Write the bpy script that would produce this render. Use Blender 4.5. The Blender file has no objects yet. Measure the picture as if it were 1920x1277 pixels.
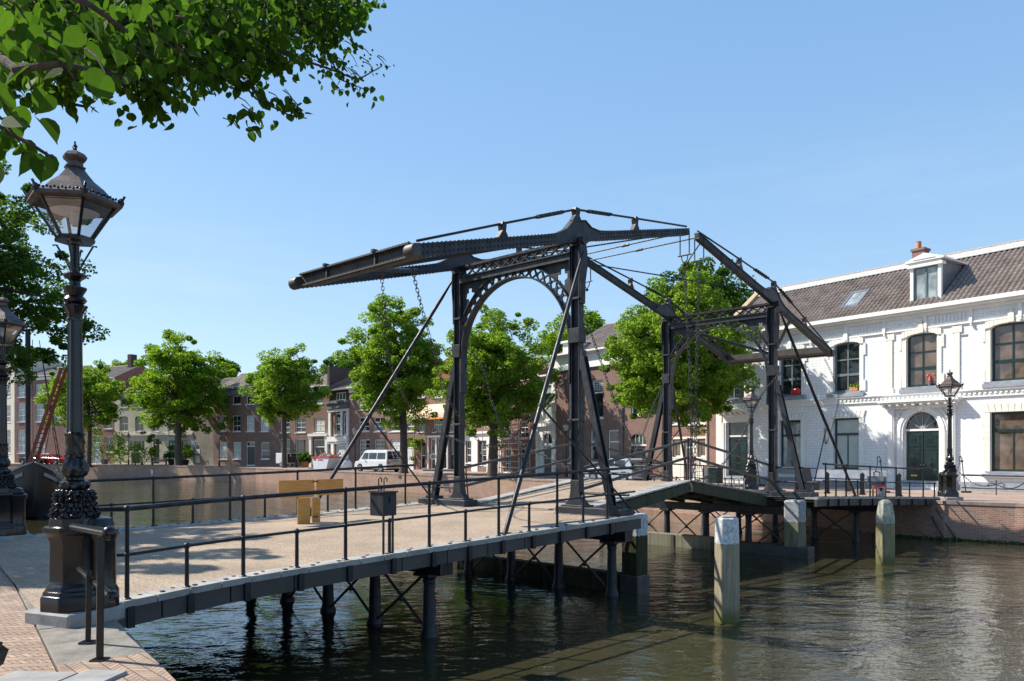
import bpy, bmesh, math, random
import numpy as np
from mathutils import Vector, Matrix
# ------------------------------------------------------------------ camera, sky, sun, exposure
scn = bpy.context.scene
F, CX, HY = 1460.0, 960.0, 852.0          # focal length, centre and horizon in the photo's 1920 px frame
EYE = 1.70
cam_d = bpy.data.cameras.new('camera'); cam = bpy.data.objects.new('camera', cam_d)
scn.collection.objects.link(cam); scn.camera = cam
cam.location = (0, 0, EYE); cam.rotation_euler = (math.radians(90), 0, 0)
cam_d.sensor_width = 36; cam_d.sensor_fit = 'HORIZONTAL'; cam_d.lens = 36 * F / 1920
cam_d.shift_x = 0; cam_d.shift_y = (HY - 638.5) / 1920
cam_d.clip_start = 0.05; cam_d.clip_end = 5000
SUN_AZ = (-0.955, 0.296)                   # towards the sun, seen from above
SUN_EL = math.radians(44)
world = bpy.data.worlds.new('World'); scn.world = world; world.use_nodes = True
wn = world.node_tree.nodes; wl = world.node_tree.links
bg = wn['Background']; sky = wn.new('ShaderNodeTexSky'); sky.sky_type = 'NISHITA'
sky.sun_disc = False; sky.sun_elevation = SUN_EL; sky.sun_rotation = math.atan2(SUN_AZ[0], SUN_AZ[1])
sky.air_density = 1.0; sky.dust_density = .6; sky.ozone_density = 1.0
tc_ = wn.new('ShaderNodeTexCoord'); sx_ = wn.new('ShaderNodeSeparateXYZ'); wl.new(tc_.outputs['Generated'], sx_.inputs[0])
rp_ = wn.new('ShaderNodeValToRGB'); wl.new(sx_.outputs[2], rp_.inputs[0]); e_ = rp_.color_ramp.elements      # clear summer blue, paler towards the horizon
e_[0].position = 0.0; e_[0].color = (.48, .67, .84, 1); e_[1].position = .75; e_[1].color = (.15, .35, .69, 1)
for p_, c_ in ((.12, (.39, .60, .82, 1)), (.35, (.25, .47, .77, 1))): q_ = e_.new(p_); q_.color = c_
ml_ = wn.new('ShaderNodeVectorMath'); ml_.operation = 'SCALE'; wl.new(rp_.outputs[0], ml_.inputs[0]); ml_.inputs[3].default_value = 4.6
mx_ = wn.new('ShaderNodeMix'); mx_.data_type = 'RGBA'; mx_.inputs[0].default_value = .75; wl.new(sky.outputs[0], mx_.inputs[6]); wl.new(ml_.outputs[0], mx_.inputs[7])
mp_ = wn.new('ShaderNodeMapping'); mp_.inputs['Scale'].default_value = (1.2, 1.2, 9); mp_.inputs['Rotation'].default_value = (.10, .06, 0); wl.new(tc_.outputs['Generated'], mp_.inputs[0])
nz_ = wn.new('ShaderNodeTexNoise'); nz_.inputs['Scale'].default_value = 2.2; nz_.inputs['Detail'].default_value = 7; nz_.inputs['Roughness'].default_value = .62; wl.new(mp_.outputs[0], nz_.inputs['Vector'])
cr_ = wn.new('ShaderNodeMapRange'); wl.new(nz_.outputs[0], cr_.inputs[0]); cr_.inputs[1].default_value = .50; cr_.inputs[2].default_value = .78; cr_.inputs[4].default_value = .34
lo_ = wn.new('ShaderNodeMapRange'); wl.new(sx_.outputs[2], lo_.inputs[0]); lo_.inputs[1].default_value = .40; lo_.inputs[2].default_value = .08
mu_ = wn.new('ShaderNodeMath'); mu_.operation = 'MULTIPLY'; wl.new(cr_.outputs[0], mu_.inputs[0]); wl.new(lo_.outputs[0], mu_.inputs[1])
wi_ = wn.new('ShaderNodeMix'); wi_.data_type = 'RGBA'; wl.new(mu_.outputs[0], wi_.inputs[0]); wl.new(mx_.outputs[2], wi_.inputs[6]); wi_.inputs[7].default_value = (3.6, 3.9, 4.2, 1)
wl.new(wi_.outputs[2], bg.inputs[0]); bg.inputs[1].default_value = 0.145
sd = bpy.data.lights.new('sun', 'SUN'); sun = bpy.data.objects.new('sun', sd); scn.collection.objects.link(sun)
sd.energy = 4.8; sd.angle = math.radians(0.5); sd.color = (1.0, 0.93, 0.83)
sv = Vector((SUN_AZ[0] * math.cos(SUN_EL), SUN_AZ[1] * math.cos(SUN_EL), math.sin(SUN_EL)))
sun.rotation_euler = sv.to_track_quat('Z', 'Y').to_euler()
scn.view_settings.view_transform = 'Standard'; scn.view_settings.look = 'None'
scn.view_settings.exposure = 0.75; scn.view_settings.gamma = 1

R = random.Random(7); NP = np.random.RandomState(5)
PI = math.pi
# ------------------------------------------------------------------ mesh helper
class MB:
    def __init__(s): s.v = []; s.f = []
    def add(s, vs, fs):
        o = len(s.v); s.v += [tuple(p) for p in vs]; s.f += [tuple(i + o for i in f) for f in fs]; return s
    def quad(s, a, b, c, d): return s.add([a, b, c, d], [(0, 1, 2, 3)])
    def box(s, x0, x1, y0, y1, z0, z1):
        return s.add([(x0, y0, z0), (x1, y0, z0), (x1, y1, z0), (x0, y1, z0), (x0, y0, z1), (x1, y0, z1), (x1, y1, z1), (x0, y1, z1)],
                     [(3, 2, 1, 0), (4, 5, 6, 7), (0, 1, 5, 4), (1, 2, 6, 5), (2, 3, 7, 6), (3, 0, 4, 7)])
    def cbox(s, c, sx, sy, sz): return s.box(c[0] - sx / 2, c[0] + sx / 2, c[1] - sy / 2, c[1] + sy / 2, c[2] - sz / 2, c[2] + sz / 2)
    def beam(s, a, b, w, h, up=(0, 0, 1), w2=None, h2=None):
        a = Vector(a); b = Vector(b); d = (b - a).normalized(); up = Vector(up)
        if abs(d.dot(up)) > .98: up = Vector((1, 0, 0)) if abs(d.x) < .9 else Vector((0, 1, 0))
        sx = d.cross(up).normalized(); u = sx.cross(d).normalized()
        w2 = w if w2 is None else w2; h2 = h if h2 is None else h2; vs = []
        for p, ww, hh in ((a, w, h), (b, w2, h2)):
            for i, j in ((-1, -1), (1, -1), (1, 1), (-1, 1)): vs.append(p + sx * (i * ww / 2) + u * (j * hh / 2))
        return s.add(vs, [(0, 1, 2, 3), (7, 6, 5, 4), (0, 4, 5, 1), (1, 5, 6, 2), (2, 6, 7, 3), (3, 7, 4, 0)])
    def tube(s, a, b, r, r2=None, n=10, caps=True): return s.ptube([a, b], [r, r if r2 is None else r2], n, caps)
    def ptube(s, pts, rs, n=8, caps=True):
        pts = [Vector(p) for p in pts]
        if not hasattr(rs, '__len__'): rs = [rs] * len(pts)
        o = len(s.v); prev = None
        for i, p in enumerate(pts):
            d = (pts[min(i + 1, len(pts) - 1)] - pts[max(i - 1, 0)]).normalized()
            if prev is None:
                ref = Vector((0, 0, 1)) if abs(d.z) < .9 else Vector((1, 0, 0)); x = d.cross(ref).normalized()
            else: x = (prev - d * prev.dot(d)).normalized()
            y = d.cross(x); prev = x
            for k in range(n):
                a = 2 * PI * k / n; s.v.append(tuple(p + (x * math.cos(a) + y * math.sin(a)) * rs[i]))
        for i in range(len(pts) - 1):
            for k in range(n):
                k2 = (k + 1) % n; s.f.append((o + i * n + k, o + i * n + k2, o + (i + 1) * n + k2, o + (i + 1) * n + k))
        if caps:
            s.f.append(tuple(o + k for k in range(n))[::-1]); s.f.append(tuple(o + (len(pts) - 1) * n + k for k in range(n)))
        return s
    def lathe(s, prof, n=16, c=(0, 0, 0), flute=0, phase=0, bump=None):
        o = len(s.v)
        for (r, z) in prof:
            for k in range(n):
                a = 2 * PI * k / n + phase; rr = r
                if bump: rr = r * (1 + bump(a, z))
                s.v.append((c[0] + rr * math.cos(a), c[1] + rr * math.sin(a), c[2] + z))
        for i in range(len(prof) - 1):
            for k in range(n):
                k2 = (k + 1) % n; s.f.append((o + i * n + k, o + i * n + k2, o + (i + 1) * n + k2, o + (i + 1) * n + k))
        s.f.append(tuple(o + k for k in range(n))[::-1]); s.f.append(tuple(o + (len(prof) - 1) * n + k for k in range(n)))
        return s
    def prism(s, poly, a, b, axis='z'):
        n = len(poly)
        P = {'z': lambda p, t: (p[0], p[1], t), 'y': lambda p, t: (p[0], t, p[1]), 'x': lambda p, t: (t, p[0], p[1])}[axis]
        vs = [P(p, a) for p in poly] + [P(p, b) for p in poly]
        fs = [tuple(range(n))[::-1], tuple(range(n, 2 * n))] + [(i, (i + 1) % n, n + (i + 1) % n, n + i) for i in range(n)]
        return s.add(vs, fs)
    def ball(s, c, r, n=8, m=5, sz=1):
        prof = [(max(r * math.sin(PI * i / m), 1e-4), -r * sz * math.cos(PI * i / m)) for i in range(m + 1)]
        return s.lathe(prof, n, c)
    def xf(s, M, i0=0):
        for i in range(i0, len(s.v)): s.v[i] = tuple(M @ Vector(s.v[i]))
        return s
    def mesh(s, name, mat=None, smooth=False):
        me = bpy.data.meshes.new(name); me.from_pydata(s.v, [], s.f); me.update()
        bm = bmesh.new(); bm.from_mesh(me); bmesh.ops.recalc_face_normals(bm, faces=bm.faces); bm.to_mesh(me); bm.free()
        if mat: me.materials.append(mat)
        if smooth:
            me.polygons.foreach_set('use_smooth', [True] * len(me.polygons)); me.set_sharp_from_angle(angle=math.radians(40))
        return me
    def build(s, name, mat, parent=None, smooth=False, bevel=0):
        o = bpy.data.objects.new(name, s.mesh(name, mat, smooth)); scn.collection.objects.link(o)
        if parent: o.parent = parent
        if bevel:
            b = o.modifiers.new('bevel', 'BEVEL'); b.width = bevel; b.segments = 1; b.limit_method = 'ANGLE'
        return o
def tag(o, label=None, cat=None, group=None, kind=None):
    if label: o['label'] = label
    if cat: o['category'] = cat
    if group: o['group'] = group
    if kind: o['kind'] = kind
    return o
def thing(name, label, cat, loc=(0, 0, 0), rz=0, group=None):
    o = bpy.data.objects.new(name, None); scn.collection.objects.link(o); o.location = loc; o.rotation_euler = (0, 0, rz)
    o.empty_display_size = .2; return tag(o, label, cat, group)
def sub(name, parent, loc=(0, 0, 0), rz=0):
    o = bpy.data.objects.new(name, None); scn.collection.objects.link(o); o.parent = parent; o.location = loc; o.rotation_euler = (0, 0, rz); return o
def dup(o, parent=None, loc=None, rz=None, label=None, group=None):
    c = o.copy(); scn.collection.objects.link(c)
    if parent is not None: c.parent = parent
    if loc is not None: c.location = loc
    if rz is not None: c.rotation_euler = (0, 0, rz)
    if label: c['label'] = label
    if group: c['group'] = group
    for ch in list(o.children): dup(ch, c)
    return c
def npmesh(name, V, nper, mat, parent=None):
    """many separate small polygons, nper vertices each"""
    me = bpy.data.meshes.new(name); n = len(V); nf = n // nper
    me.vertices.add(n); me.vertices.foreach_set('co', V.astype(np.float32).ravel())
    me.loops.add(n); me.loops.foreach_set('vertex_index', np.arange(n, dtype=np.int32))
    me.polygons.add(nf); me.polygons.foreach_set('loop_start', np.arange(0, n, nper, dtype=np.int32))
    me.polygons.foreach_set('loop_total', np.full(nf, nper, dtype=np.int32)); me.update(calc_edges=True)
    if mat: me.materials.append(mat)
    o = bpy.data.objects.new(name, me); scn.collection.objects.link(o)
    if parent: o.parent = parent
    return o
def W(px, py, Y): return Vector(((px - CX) / F * Y, Y, EYE + (HY - py) / F * Y))
def G(px, Y, z=0): return Vector(((px - CX) / F * Y, Y, z))
# ------------------------------------------------------------------ materials
class NT:
    def __init__(s, name):
        s.m = bpy.data.materials.new(name); s.m.use_nodes = True; s.t = s.m.node_tree; s.b = s.t.nodes['Principled BSDF']; s.out = s.t.nodes['Material Output']
    def n(s, typ, **k):
        x = s.t.nodes.new(typ)
        for a, b in k.items():
            if a.startswith('_'): setattr(x, a[1:], b)
            else: x.inputs[a.replace('__', ' ')].default_value = b
        return x
    def l(s, a, b): s.t.links.new(a, b)
    def co(s, kind='Object'):
        return s.n('ShaderNodeTexCoord').outputs[kind]
    def map(s, vec, scale=(1, 1, 1), rot=(0, 0, 0), loc=(0, 0, 0)):
        m = s.n('ShaderNodeMapping'); m.inputs['Scale'].default_value = scale; m.inputs['Rotation'].default_value = rot; m.inputs['Location'].default_value = loc
        s.l(vec, m.inputs[0]); return m.outputs[0]
    def noise(s, vec, scale, detail=4, rough=.6):
        x = s.n('ShaderNodeTexNoise'); x.inputs['Scale'].default_value = scale; x.inputs['Detail'].default_value = detail; x.inputs['Roughness'].default_value = rough
        s.l(vec, x.inputs['Vector']); return x.outputs[0]
    def ramp(s, fac, stops):
        x = s.n('ShaderNodeValToRGB'); e = x.color_ramp.elements
        while len(e) < len(stops): e.new(.5)
        for el, (p, c) in zip(e, stops): el.position = p; el.color = (*c, 1) if len(c) == 3 else c
        s.l(fac, x.inputs[0]); return x.outputs[0]
    def mix(s, fac, a, b, blend='MIX'):
        x = s.n('ShaderNodeMix', _data_type='RGBA', _blend_type=blend)
        for sock, v in ((x.inputs[0], fac), (x.inputs[6], a), (x.inputs[7], b)):
            if isinstance(v, bpy.types.NodeSocket): s.l(v, sock)
            elif isinstance(v, (int, float)): sock.default_value = v
            else: sock.default_value = (*v, 1)
        return x.outputs[2]
    def bump(s, h, strength=.4, dist=.02, normal=None):
        x = s.n('ShaderNodeBump'); x.inputs['Strength'].default_value = strength; x.inputs['Distance'].default_value = dist; s.l(h, x.inputs['Height'])
        if normal is not None: s.l(normal, x.inputs['Normal'])
        return x.outputs[0]
    def math(s, op, a, b=None):
        x = s.n('ShaderNodeMath', _operation=op)
        for sock, v in ((x.inputs[0], a), (x.inputs[1], b)):
            if v is None: continue
            if isinstance(v, bpy.types.NodeSocket): s.l(v, sock)
            else: sock.default_value = v
        return x.outputs[0]
    def base(s, c):
        if isinstance(c, bpy.types.NodeSocket): s.l(c, s.b.inputs['Base Color'])
        else: s.b.inputs['Base Color'].default_value = (*c, 1)
    def set(s, rough=None, metal=None, spec=None, normal=None):
        if rough is not None:
            if isinstance(rough, bpy.types.NodeSocket): s.l(rough, s.b.inputs['Roughness'])
            else: s.b.inputs['Roughness'].default_value = rough
        if metal is not None: s.b.inputs['Metallic'].default_value = metal
        if spec is not None: s.b.inputs['Specular IOR Level'].default_value = spec
        if normal is not None: s.l(normal, s.b.inputs['Normal'])
        return s.m
def mottled(name, c1, c2, scale=3, rough=.6, bump=.15, bscale=None, metal=0, spec=None, c3=None, dist=.01):
    t = NT(name); co = t.co(); n = t.noise(co, scale, 6, .65)
    col = t.ramp(n, [(.35, c1), (.65, c2)] if c3 is None else [(.3, c1), (.5, c2), (.68, c3)]); t.base(col)
    nb = t.noise(co, bscale or scale * 8, 4); return t.set(rough, metal, spec, t.bump(nb, bump, dist))
def g(v): return (v, v, v)
def iron(name, c1, c2, scale, rough, rust=.35, spec=.4):
    t = NT(name); co = t.co(); col = t.ramp(t.noise(co, scale, 6, .65), [(.35, c1), (.65, c2)])
    st = t.noise(t.map(co, (3, 3, .6)), 2.4, 6, .7); col = t.mix(t.ramp(st, [(.50, g(0)), (.72, g(.5))]), col, (.075, .078, .08))
    rs_ = t.noise(co, 5.5, 7, .75); col = t.mix(t.ramp(rs_, [(.60, g(0)), (.70, g(rust))]), col, (.13, .055, .025)); t.base(col)
    rr = t.ramp(t.noise(co, 7, 4), [(.3, g(rough - .08)), (.7, g(rough + .18))])
    return t.set(rr, 0, spec, t.bump(t.noise(co, 20, 4), .25, .006))
M = {}
M['iron'] = iron('painted_iron', (.007, .008, .011), (.016, .018, .023), 2.5, .42, .3, .35)
M['iron_grey'] = iron('grey_painted_steel', (.013, .016, .021), (.027, .031, .038), 1.5, .45, .28, .4)
M['iron_rust'] = mottled('weathered_steel', (.022, .022, .024), (.052, .048, .046), 3, .55, .3, 30, c3=(.085, .065, .05))
M['gun'] = mottled('lamp_iron', (.005, .005, .006), (.011, .011, .012), 6, .22, .25, 40, spec=.5, dist=.006)
M['copper'] = mottled('browned_copper', (.055, .036, .031), (.13, .095, .082), 6, .42, .2, 30, metal=.3)
M['brass'] = mottled('brass', (.5, .36, .12), (.6, .42, .16), 8, .3, metal=1)
M['white'] = mottled('white_paint', (.70, .69, .66), (.80, .79, .76), 1.2, .5, .08, 20)
M['cream'] = mottled('cream_stone', (.70, .65, .56), (.78, .73, .64), 2, .6, .12, 14)
M['cream2'] = mottled('cream_plaster', (.50, .47, .38), (.60, .56, .46), .8, .7, .12, 14)
M['stone'] = mottled('pale_stone', (.20, .20, .20), (.33, .32, .31), 3, .75, .35, 26)
M['greystone'] = mottled('grey_sill_stone', (.20, .22, .25), (.30, .32, .35), 3, .7, .2, 20)
M['frame_green'] = mottled('dark_green_paint', (.008, .022, .020), (.014, .034, .030), 4, .28, .05)
M['frame_grey'] = mottled('green_grey_paint', (.10, .14, .15), (.15, .19, .20), 4, .4, .05)
M['doorgreen'] = mottled('door_green', (.007, .020, .018), (.012, .032, .028), 3, .25, .05)
M['lead'] = mottled('lead_sheet', (.10, .11, .13), (.17, .18, .20), 2, .5, .15)
M['whitelead'] = mottled('whitened_ridge', (.30, .30, .30), (.50, .50, .49), 9, .8, .3)
M['redpaint'] = mottled('red_paint', (.55, .02, .02), (.65, .03, .03), 4, .35, .05)
M['blue'] = mottled('blue_paint', (.03, .10, .5), (.04, .14, .6), 4, .4, .05)
M['rubber'] = mottled('rubber', g(.012), g(.025), 8, .8)
M['plywood'] = None
M['orange'] = mottled('orange_stripe', (.65, .20, .03), (.75, .26, .05), 4, .8)
M['awning'] = mottled('cream_canvas', (.66, .50, .34), (.74, .58, .42), 3, .8)
M['curtain'] = mottled('curtain', (.45, .46, .45), (.62, .62, .60), 5, .9)
M['blind'] = mottled('roller_blind', (.42, .47, .42), (.50, .55, .50), 1.5, .6)
M['room'] = mottled('room_dark', (.10, .06, .035), (.17, .11, .07), .9, .9)
M['skin'] = mottled('skin', (.45, .27, .2), (.5, .3, .22), 5, .6)
M['cloth_dark'] = mottled('dark_cloth', (.015, .017, .025), (.03, .032, .042), 5, .9)
M['pink'] = mottled('pink_cloth', (.6, .02, .08), (.75, .12, .22), 9, .8)
M['terracotta'] = mottled('terracotta', (.45, .17, .08), (.55, .24, .12), 6, .8)
def glass(name, tint, rough=.03):
    t = NT(name); co = t.co(); n = t.noise(co, 1.3, 2); t.base(t.ramp(n, [(.35, tint), (.65, tuple(min(1, c * 2.2 + .01) for c in tint))]))
    return t.set(rough, 0, .75, t.bump(t.noise(co, .9, 2), .05, .02))
M['glass'] = glass('window_glass', (.010, .012, .014))
M['glass_room'] = glass('window_glass_warm_room', (.075, .052, .038))
M['glass_pale'] = glass('window_glass_net_curtain', (.16, .18, .18))
def clear_glass():
    t = NT('lantern_glass'); t.t.nodes.remove(t.b)
    tr = t.n('ShaderNodeBsdfTransparent'); tr.inputs[0].default_value = (.86, .88, .9, 1)
    gl = t.n('ShaderNodeBsdfGlossy'); gl.inputs['Roughness'].default_value = .05; gl.inputs[0].default_value = (1, 1, 1, 1)
    df = t.n('ShaderNodeBsdfDiffuse'); df.inputs[0].default_value = (.55, .52, .48, 1)
    a = t.n('ShaderNodeMixShader'); a.inputs[0].default_value = .16; t.l(tr.outputs[0], a.inputs[1]); t.l(gl.outputs[0], a.inputs[2])
    b = t.n('ShaderNodeMixShader'); b.inputs[0].default_value = .03; t.l(a.outputs[0], b.inputs[1]); t.l(df.outputs[0], b.inputs[2])
    t.l(b.outputs[0], t.out.inputs[0]); return t.m
M['lantern'] = clear_glass()
def brick(name, c1, c2, mortar, bw=.21, bh=.065, ms=.012, fine=(.75, 1.15), rough=.85, var=(.8, 1.1), bump=.5, vscale=1.2, axis='xz', stain=None, off=.5):
    t = NT(name); co = t.co(); sp = t.n('ShaderNodeSeparateXYZ'); t.l(co, sp.inputs[0]); cb = t.n('ShaderNodeCombineXYZ')
    if axis == 'xz':
        geo = t.n('ShaderNodeNewGeometry')   # side walls use the depth axis
        s = t.math('ADD', sp.outputs[0], sp.outputs[1]); t.l(s, cb.inputs[0]); t.l(sp.outputs[2], cb.inputs[1])
    else: t.l(sp.outputs[0], cb.inputs[0]); t.l(sp.outputs[1], cb.inputs[1])
    b = t.n('ShaderNodeTexBrick'); t.l(cb.outputs[0], b.inputs['Vector']); b.offset = off
    for k, v in (('Scale', 1), ('Mortar Size', ms), ('Brick Width', bw), ('Row Height', bh), ('Mortar Smooth', .2), ('Bias', 0)): b.inputs[k].default_value = v
    b.inputs['Color1'].default_value = (*c1, 1); b.inputs['Color2'].default_value = (*c2, 1); b.inputs['Mortar'].default_value = (*mortar, 1)
    n = t.noise(co, vscale, 6, .7); v = t.ramp(n, [(.3, g(var[0])), (.7, g(var[1]))])
    col = t.mix(1.0, b.outputs['Color'], v, 'MULTIPLY')
    n2 = t.noise(co, 9, 3); col = t.mix(.5, col, t.ramp(n2, [(.3, g(fine[0])), (.7, g(fine[1]))]), 'MULTIPLY')
    if stain:
        ns = t.noise(t.map(co, (.35, .35, .9)), 1.1, 5, .7); col = t.mix(t.ramp(ns, [(.56, g(0)), (.70, g(.6))]), col, stain)
    t.base(col); inv = t.math('SUBTRACT', 1.0, b.outputs['Fac'])
    return t.set(rough, 0, .25, t.bump(inv, bump, .012))
M['brick_red'] = brick('red_brick', (.22, .075, .055), (.29, .11, .08), (.28, .24, .20))
M['brick_brown'] = brick('brown_brick', (.19, .085, .062), (.26, .13, .095), (.27, .23, .20))
M['brick_pink'] = brick('pink_brick', (.25, .11, .085), (.31, .15, .115), (.29, .24, .20))
M['brick_dark'] = brick('dark_brick', (.055, .035, .032), (.085, .055, .05), (.12, .10, .09))
M['brick_white'] = brick('white_painted_brick', (.74, .74, .725), (.79, .79, .775), (.50, .51, .52), bw=.48, bh=.155, ms=.008, fine=(.97, 1.02), var=(.94, 1.03), bump=.18)
M['quay_wall'] = brick('quay_brick', (.26, .125, .085), (.37, .21, .15), (.34, .28, .23), fine=(.85, 1.2), var=(.75, 1.2), vscale=.5, stain=(.30, .25, .10))
M['paving'] = brick('street_pavers', (.34, .24, .19), (.42, .31, .25), (.24, .19, .16), bw=.20, bh=.10, ms=.012, axis='xy', var=(.8, 1.12), vscale=.35)
M['tile_grey'] = mottled('grey_roof_tiles', (.135, .102, .083), (.225, .178, .148), 1.6, .75, .3, 10, c3=(.29, .24, .205))
M['tile_red'] = mottled('orange_roof_tiles', (.34, .10, .05), (.42, .15, .08), 1.6, .75, .3, 10)
M['soil'] = mottled('soil', (.06, .045, .03), (.10, .08, .05), 3, .9)
def herringbone():
    t = NT('herringbone_pavers'); co = t.map(t.co(), (1, 1, 1), (0, 0, math.radians(37 + 45)))
    sp = t.n('ShaderNodeSeparateXYZ'); t.l(co, sp.inputs[0])
    def fold(sign):
        m = t.n('ShaderNodeMath', _operation='PINGPONG'); t.l(sp.outputs[0], m.inputs[0]); m.inputs[1].default_value = .11
        return m.outputs[0]
    yy = t.math('ADD', sp.outputs[1], fold(1))
    cb = t.n('ShaderNodeCombineXYZ'); t.l(yy, cb.inputs[0]); t.l(sp.outputs[0], cb.inputs[1])
    b = t.n('ShaderNodeTexBrick'); t.l(cb.outputs[0], b.inputs['Vector']); b.offset = 0
    for k, v in (('Scale', 1), ('Mortar Size', .006), ('Brick Width', .065), ('Row Height', .11), ('Mortar Smooth', .3)): b.inputs[k].default_value = v
    b.inputs['Color1'].default_value = (.42, .30, .22, 1); b.inputs['Color2'].default_value = (.30, .21, .16, 1); b.inputs['Mortar'].default_value = (.13, .11, .09, 1)
    n = t.noise(t.co(), 2.2, 6, .7); col = t.mix(1, b.outputs['Color'], t.ramp(n, [(.3, g(.72)), (.7, g(1.15))]), 'MULTIPLY'); t.base(col)
    return t.set(.85, 0, .25, t.bump(t.math('SUBTRACT', 1.0, b.outputs['Fac']), .8, .012))
M['herring'] = herringbone()
def deck_mat():
    t = NT('gritted_deck_planks'); co = t.co(); sp = t.n('ShaderNodeSeparateXYZ'); t.l(co, sp.inputs[0])
    fine = t.noise(co, 38, 5, .75); big = t.noise(co, .9, 4, .6)
    col = t.ramp(fine, [(.33, (.125, .09, .065)), (.5, (.325, .25, .18)), (.66, (.50, .40, .305))])
    col = t.mix(1, col, t.ramp(big, [(.3, g(.78)), (.65, g(1.1))]), 'MULTIPLY')
    ru = t.noise(t.map(co, (.5, 1.6, 1)), 1.2, 3); col = t.mix(t.ramp(ru, [(.66, g(0)), (.74, g(.5))]), col, (.36, .16, .07))
    w = t.math('PINGPONG', sp.outputs[0], .11); line = t.ramp(w, [(0, g(.7)), (.005, g(.75)), (.010, g(1))])
    fade = t.math('LESS_THAN', sp.outputs[0], -6.2)
    colL = t.mix(1, col, line, 'MULTIPLY'); col = t.mix(t.math('MULTIPLY', fade, .85), col, colL); t.base(col)
    return t.set(.9, 0, .2, t.bump(fine, .5, .006))
M['deck'] = deck_mat()
def wood(name, c1, c2, sc=(1, 1, 6), rough=.75, stretch='z'):
    t = NT(name); co = t.co(); n = t.noise(t.map(co, (9, 9, .7)), 1.6, 6, .7); col = t.ramp(n, [(.3, c1), (.7, c2)]); t.base(col)
    return t.set(rough, 0, .3, t.bump(n, .5, .01))
M['curb'] = mottled('pale_curb_boards', (.22, .215, .20), (.36, .35, .33), 2.5, .8, .3, 20)
M['fascia'] = mottled('fascia_board', (.038, .035, .033), (.064, .058, .054), 1.6, .65, .3, 12)
def pile_mat(name, c1, c2, top, ztop, moss=(.10, .12, .03)):
    t = NT(name); co = t.co(); n = t.noise(t.map(co, (9, 9, .8)), 2, 7, .75); n3 = t.noise(co, 14, 4, .7)
    col = t.ramp(n, [(.3, c1), (.7, c2)]); sp = t.n('ShaderNodeSeparateXYZ'); t.l(co, sp.inputs[0])
    zz = t.math('ADD', sp.outputs[2], t.math('MULTIPLY', n, .15))
    m = t.math('GREATER_THAN', zz, ztop + .07)
    col = t.mix(m, col, t.mix(t.ramp(n3, [(.42, g(0)), (.6, g(1))]), top, tuple(c * .6 for c in top)))
    mm = t.ramp(t.math('SUBTRACT', zz, -1.42), [(0, g(1)), (.22, g(.75)), (.42, g(0))]); col = t.mix(mm, col, moss)
    t.base(col); return t.set(.85, 0, .2, t.bump(n, .6, .012))
M['timber_dark'] = wood('dark_mossy_timber', (.020, .022, .012), (.075, .075, .045))
M['timber_pale'] = wood('weathered_timber', (.10, .10, .07), (.26, .24, .17))
def plywood():
    t = NT('yellow_plywood'); co = t.co(); n = t.noise(t.map(co, (1.5, 1.5, 14)), 2.2, 5, .6)
    t.base(t.ramp(n, [(.35, (.46, .20, .045)), (.65, (.60, .30, .08))])); return t.set(.55, 0, .4)
M['plywood'] = plywood()
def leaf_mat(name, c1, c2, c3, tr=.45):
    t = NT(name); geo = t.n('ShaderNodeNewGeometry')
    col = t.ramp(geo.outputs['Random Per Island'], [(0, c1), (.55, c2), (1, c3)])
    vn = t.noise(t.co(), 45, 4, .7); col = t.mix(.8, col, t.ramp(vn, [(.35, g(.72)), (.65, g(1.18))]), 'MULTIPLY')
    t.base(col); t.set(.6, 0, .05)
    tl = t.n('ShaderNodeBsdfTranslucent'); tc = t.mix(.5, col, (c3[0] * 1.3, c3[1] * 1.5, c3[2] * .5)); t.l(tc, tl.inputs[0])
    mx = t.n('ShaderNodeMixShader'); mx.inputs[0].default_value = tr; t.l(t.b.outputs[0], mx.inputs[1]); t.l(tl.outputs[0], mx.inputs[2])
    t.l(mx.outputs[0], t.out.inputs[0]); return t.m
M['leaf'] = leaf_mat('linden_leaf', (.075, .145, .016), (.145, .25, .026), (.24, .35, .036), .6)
M['leaf_yellow'] = leaf_mat('yellow_green_leaf', (.085, .165, .022), (.155, .26, .036), (.26, .355, .055), .58)
M['leaf_dark'] = leaf_mat('dark_leaf', (.03, .07, .016), (.06, .125, .022), (.10, .18, .03), .5)
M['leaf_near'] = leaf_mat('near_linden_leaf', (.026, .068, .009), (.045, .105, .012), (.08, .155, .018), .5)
def bark():
    t = NT('bark'); co = t.co(); n = t.noise(t.map(co, (5, 5, 1.2)), 3, 7, .75)
    t.base(t.ramp(n, [(.3, (.035, .028, .022)), (.7, (.16, .13, .105))])); return t.set(.9, 0, .2, t.bump(n, 1.0, .05))
M['bark'] = bark()
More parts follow.
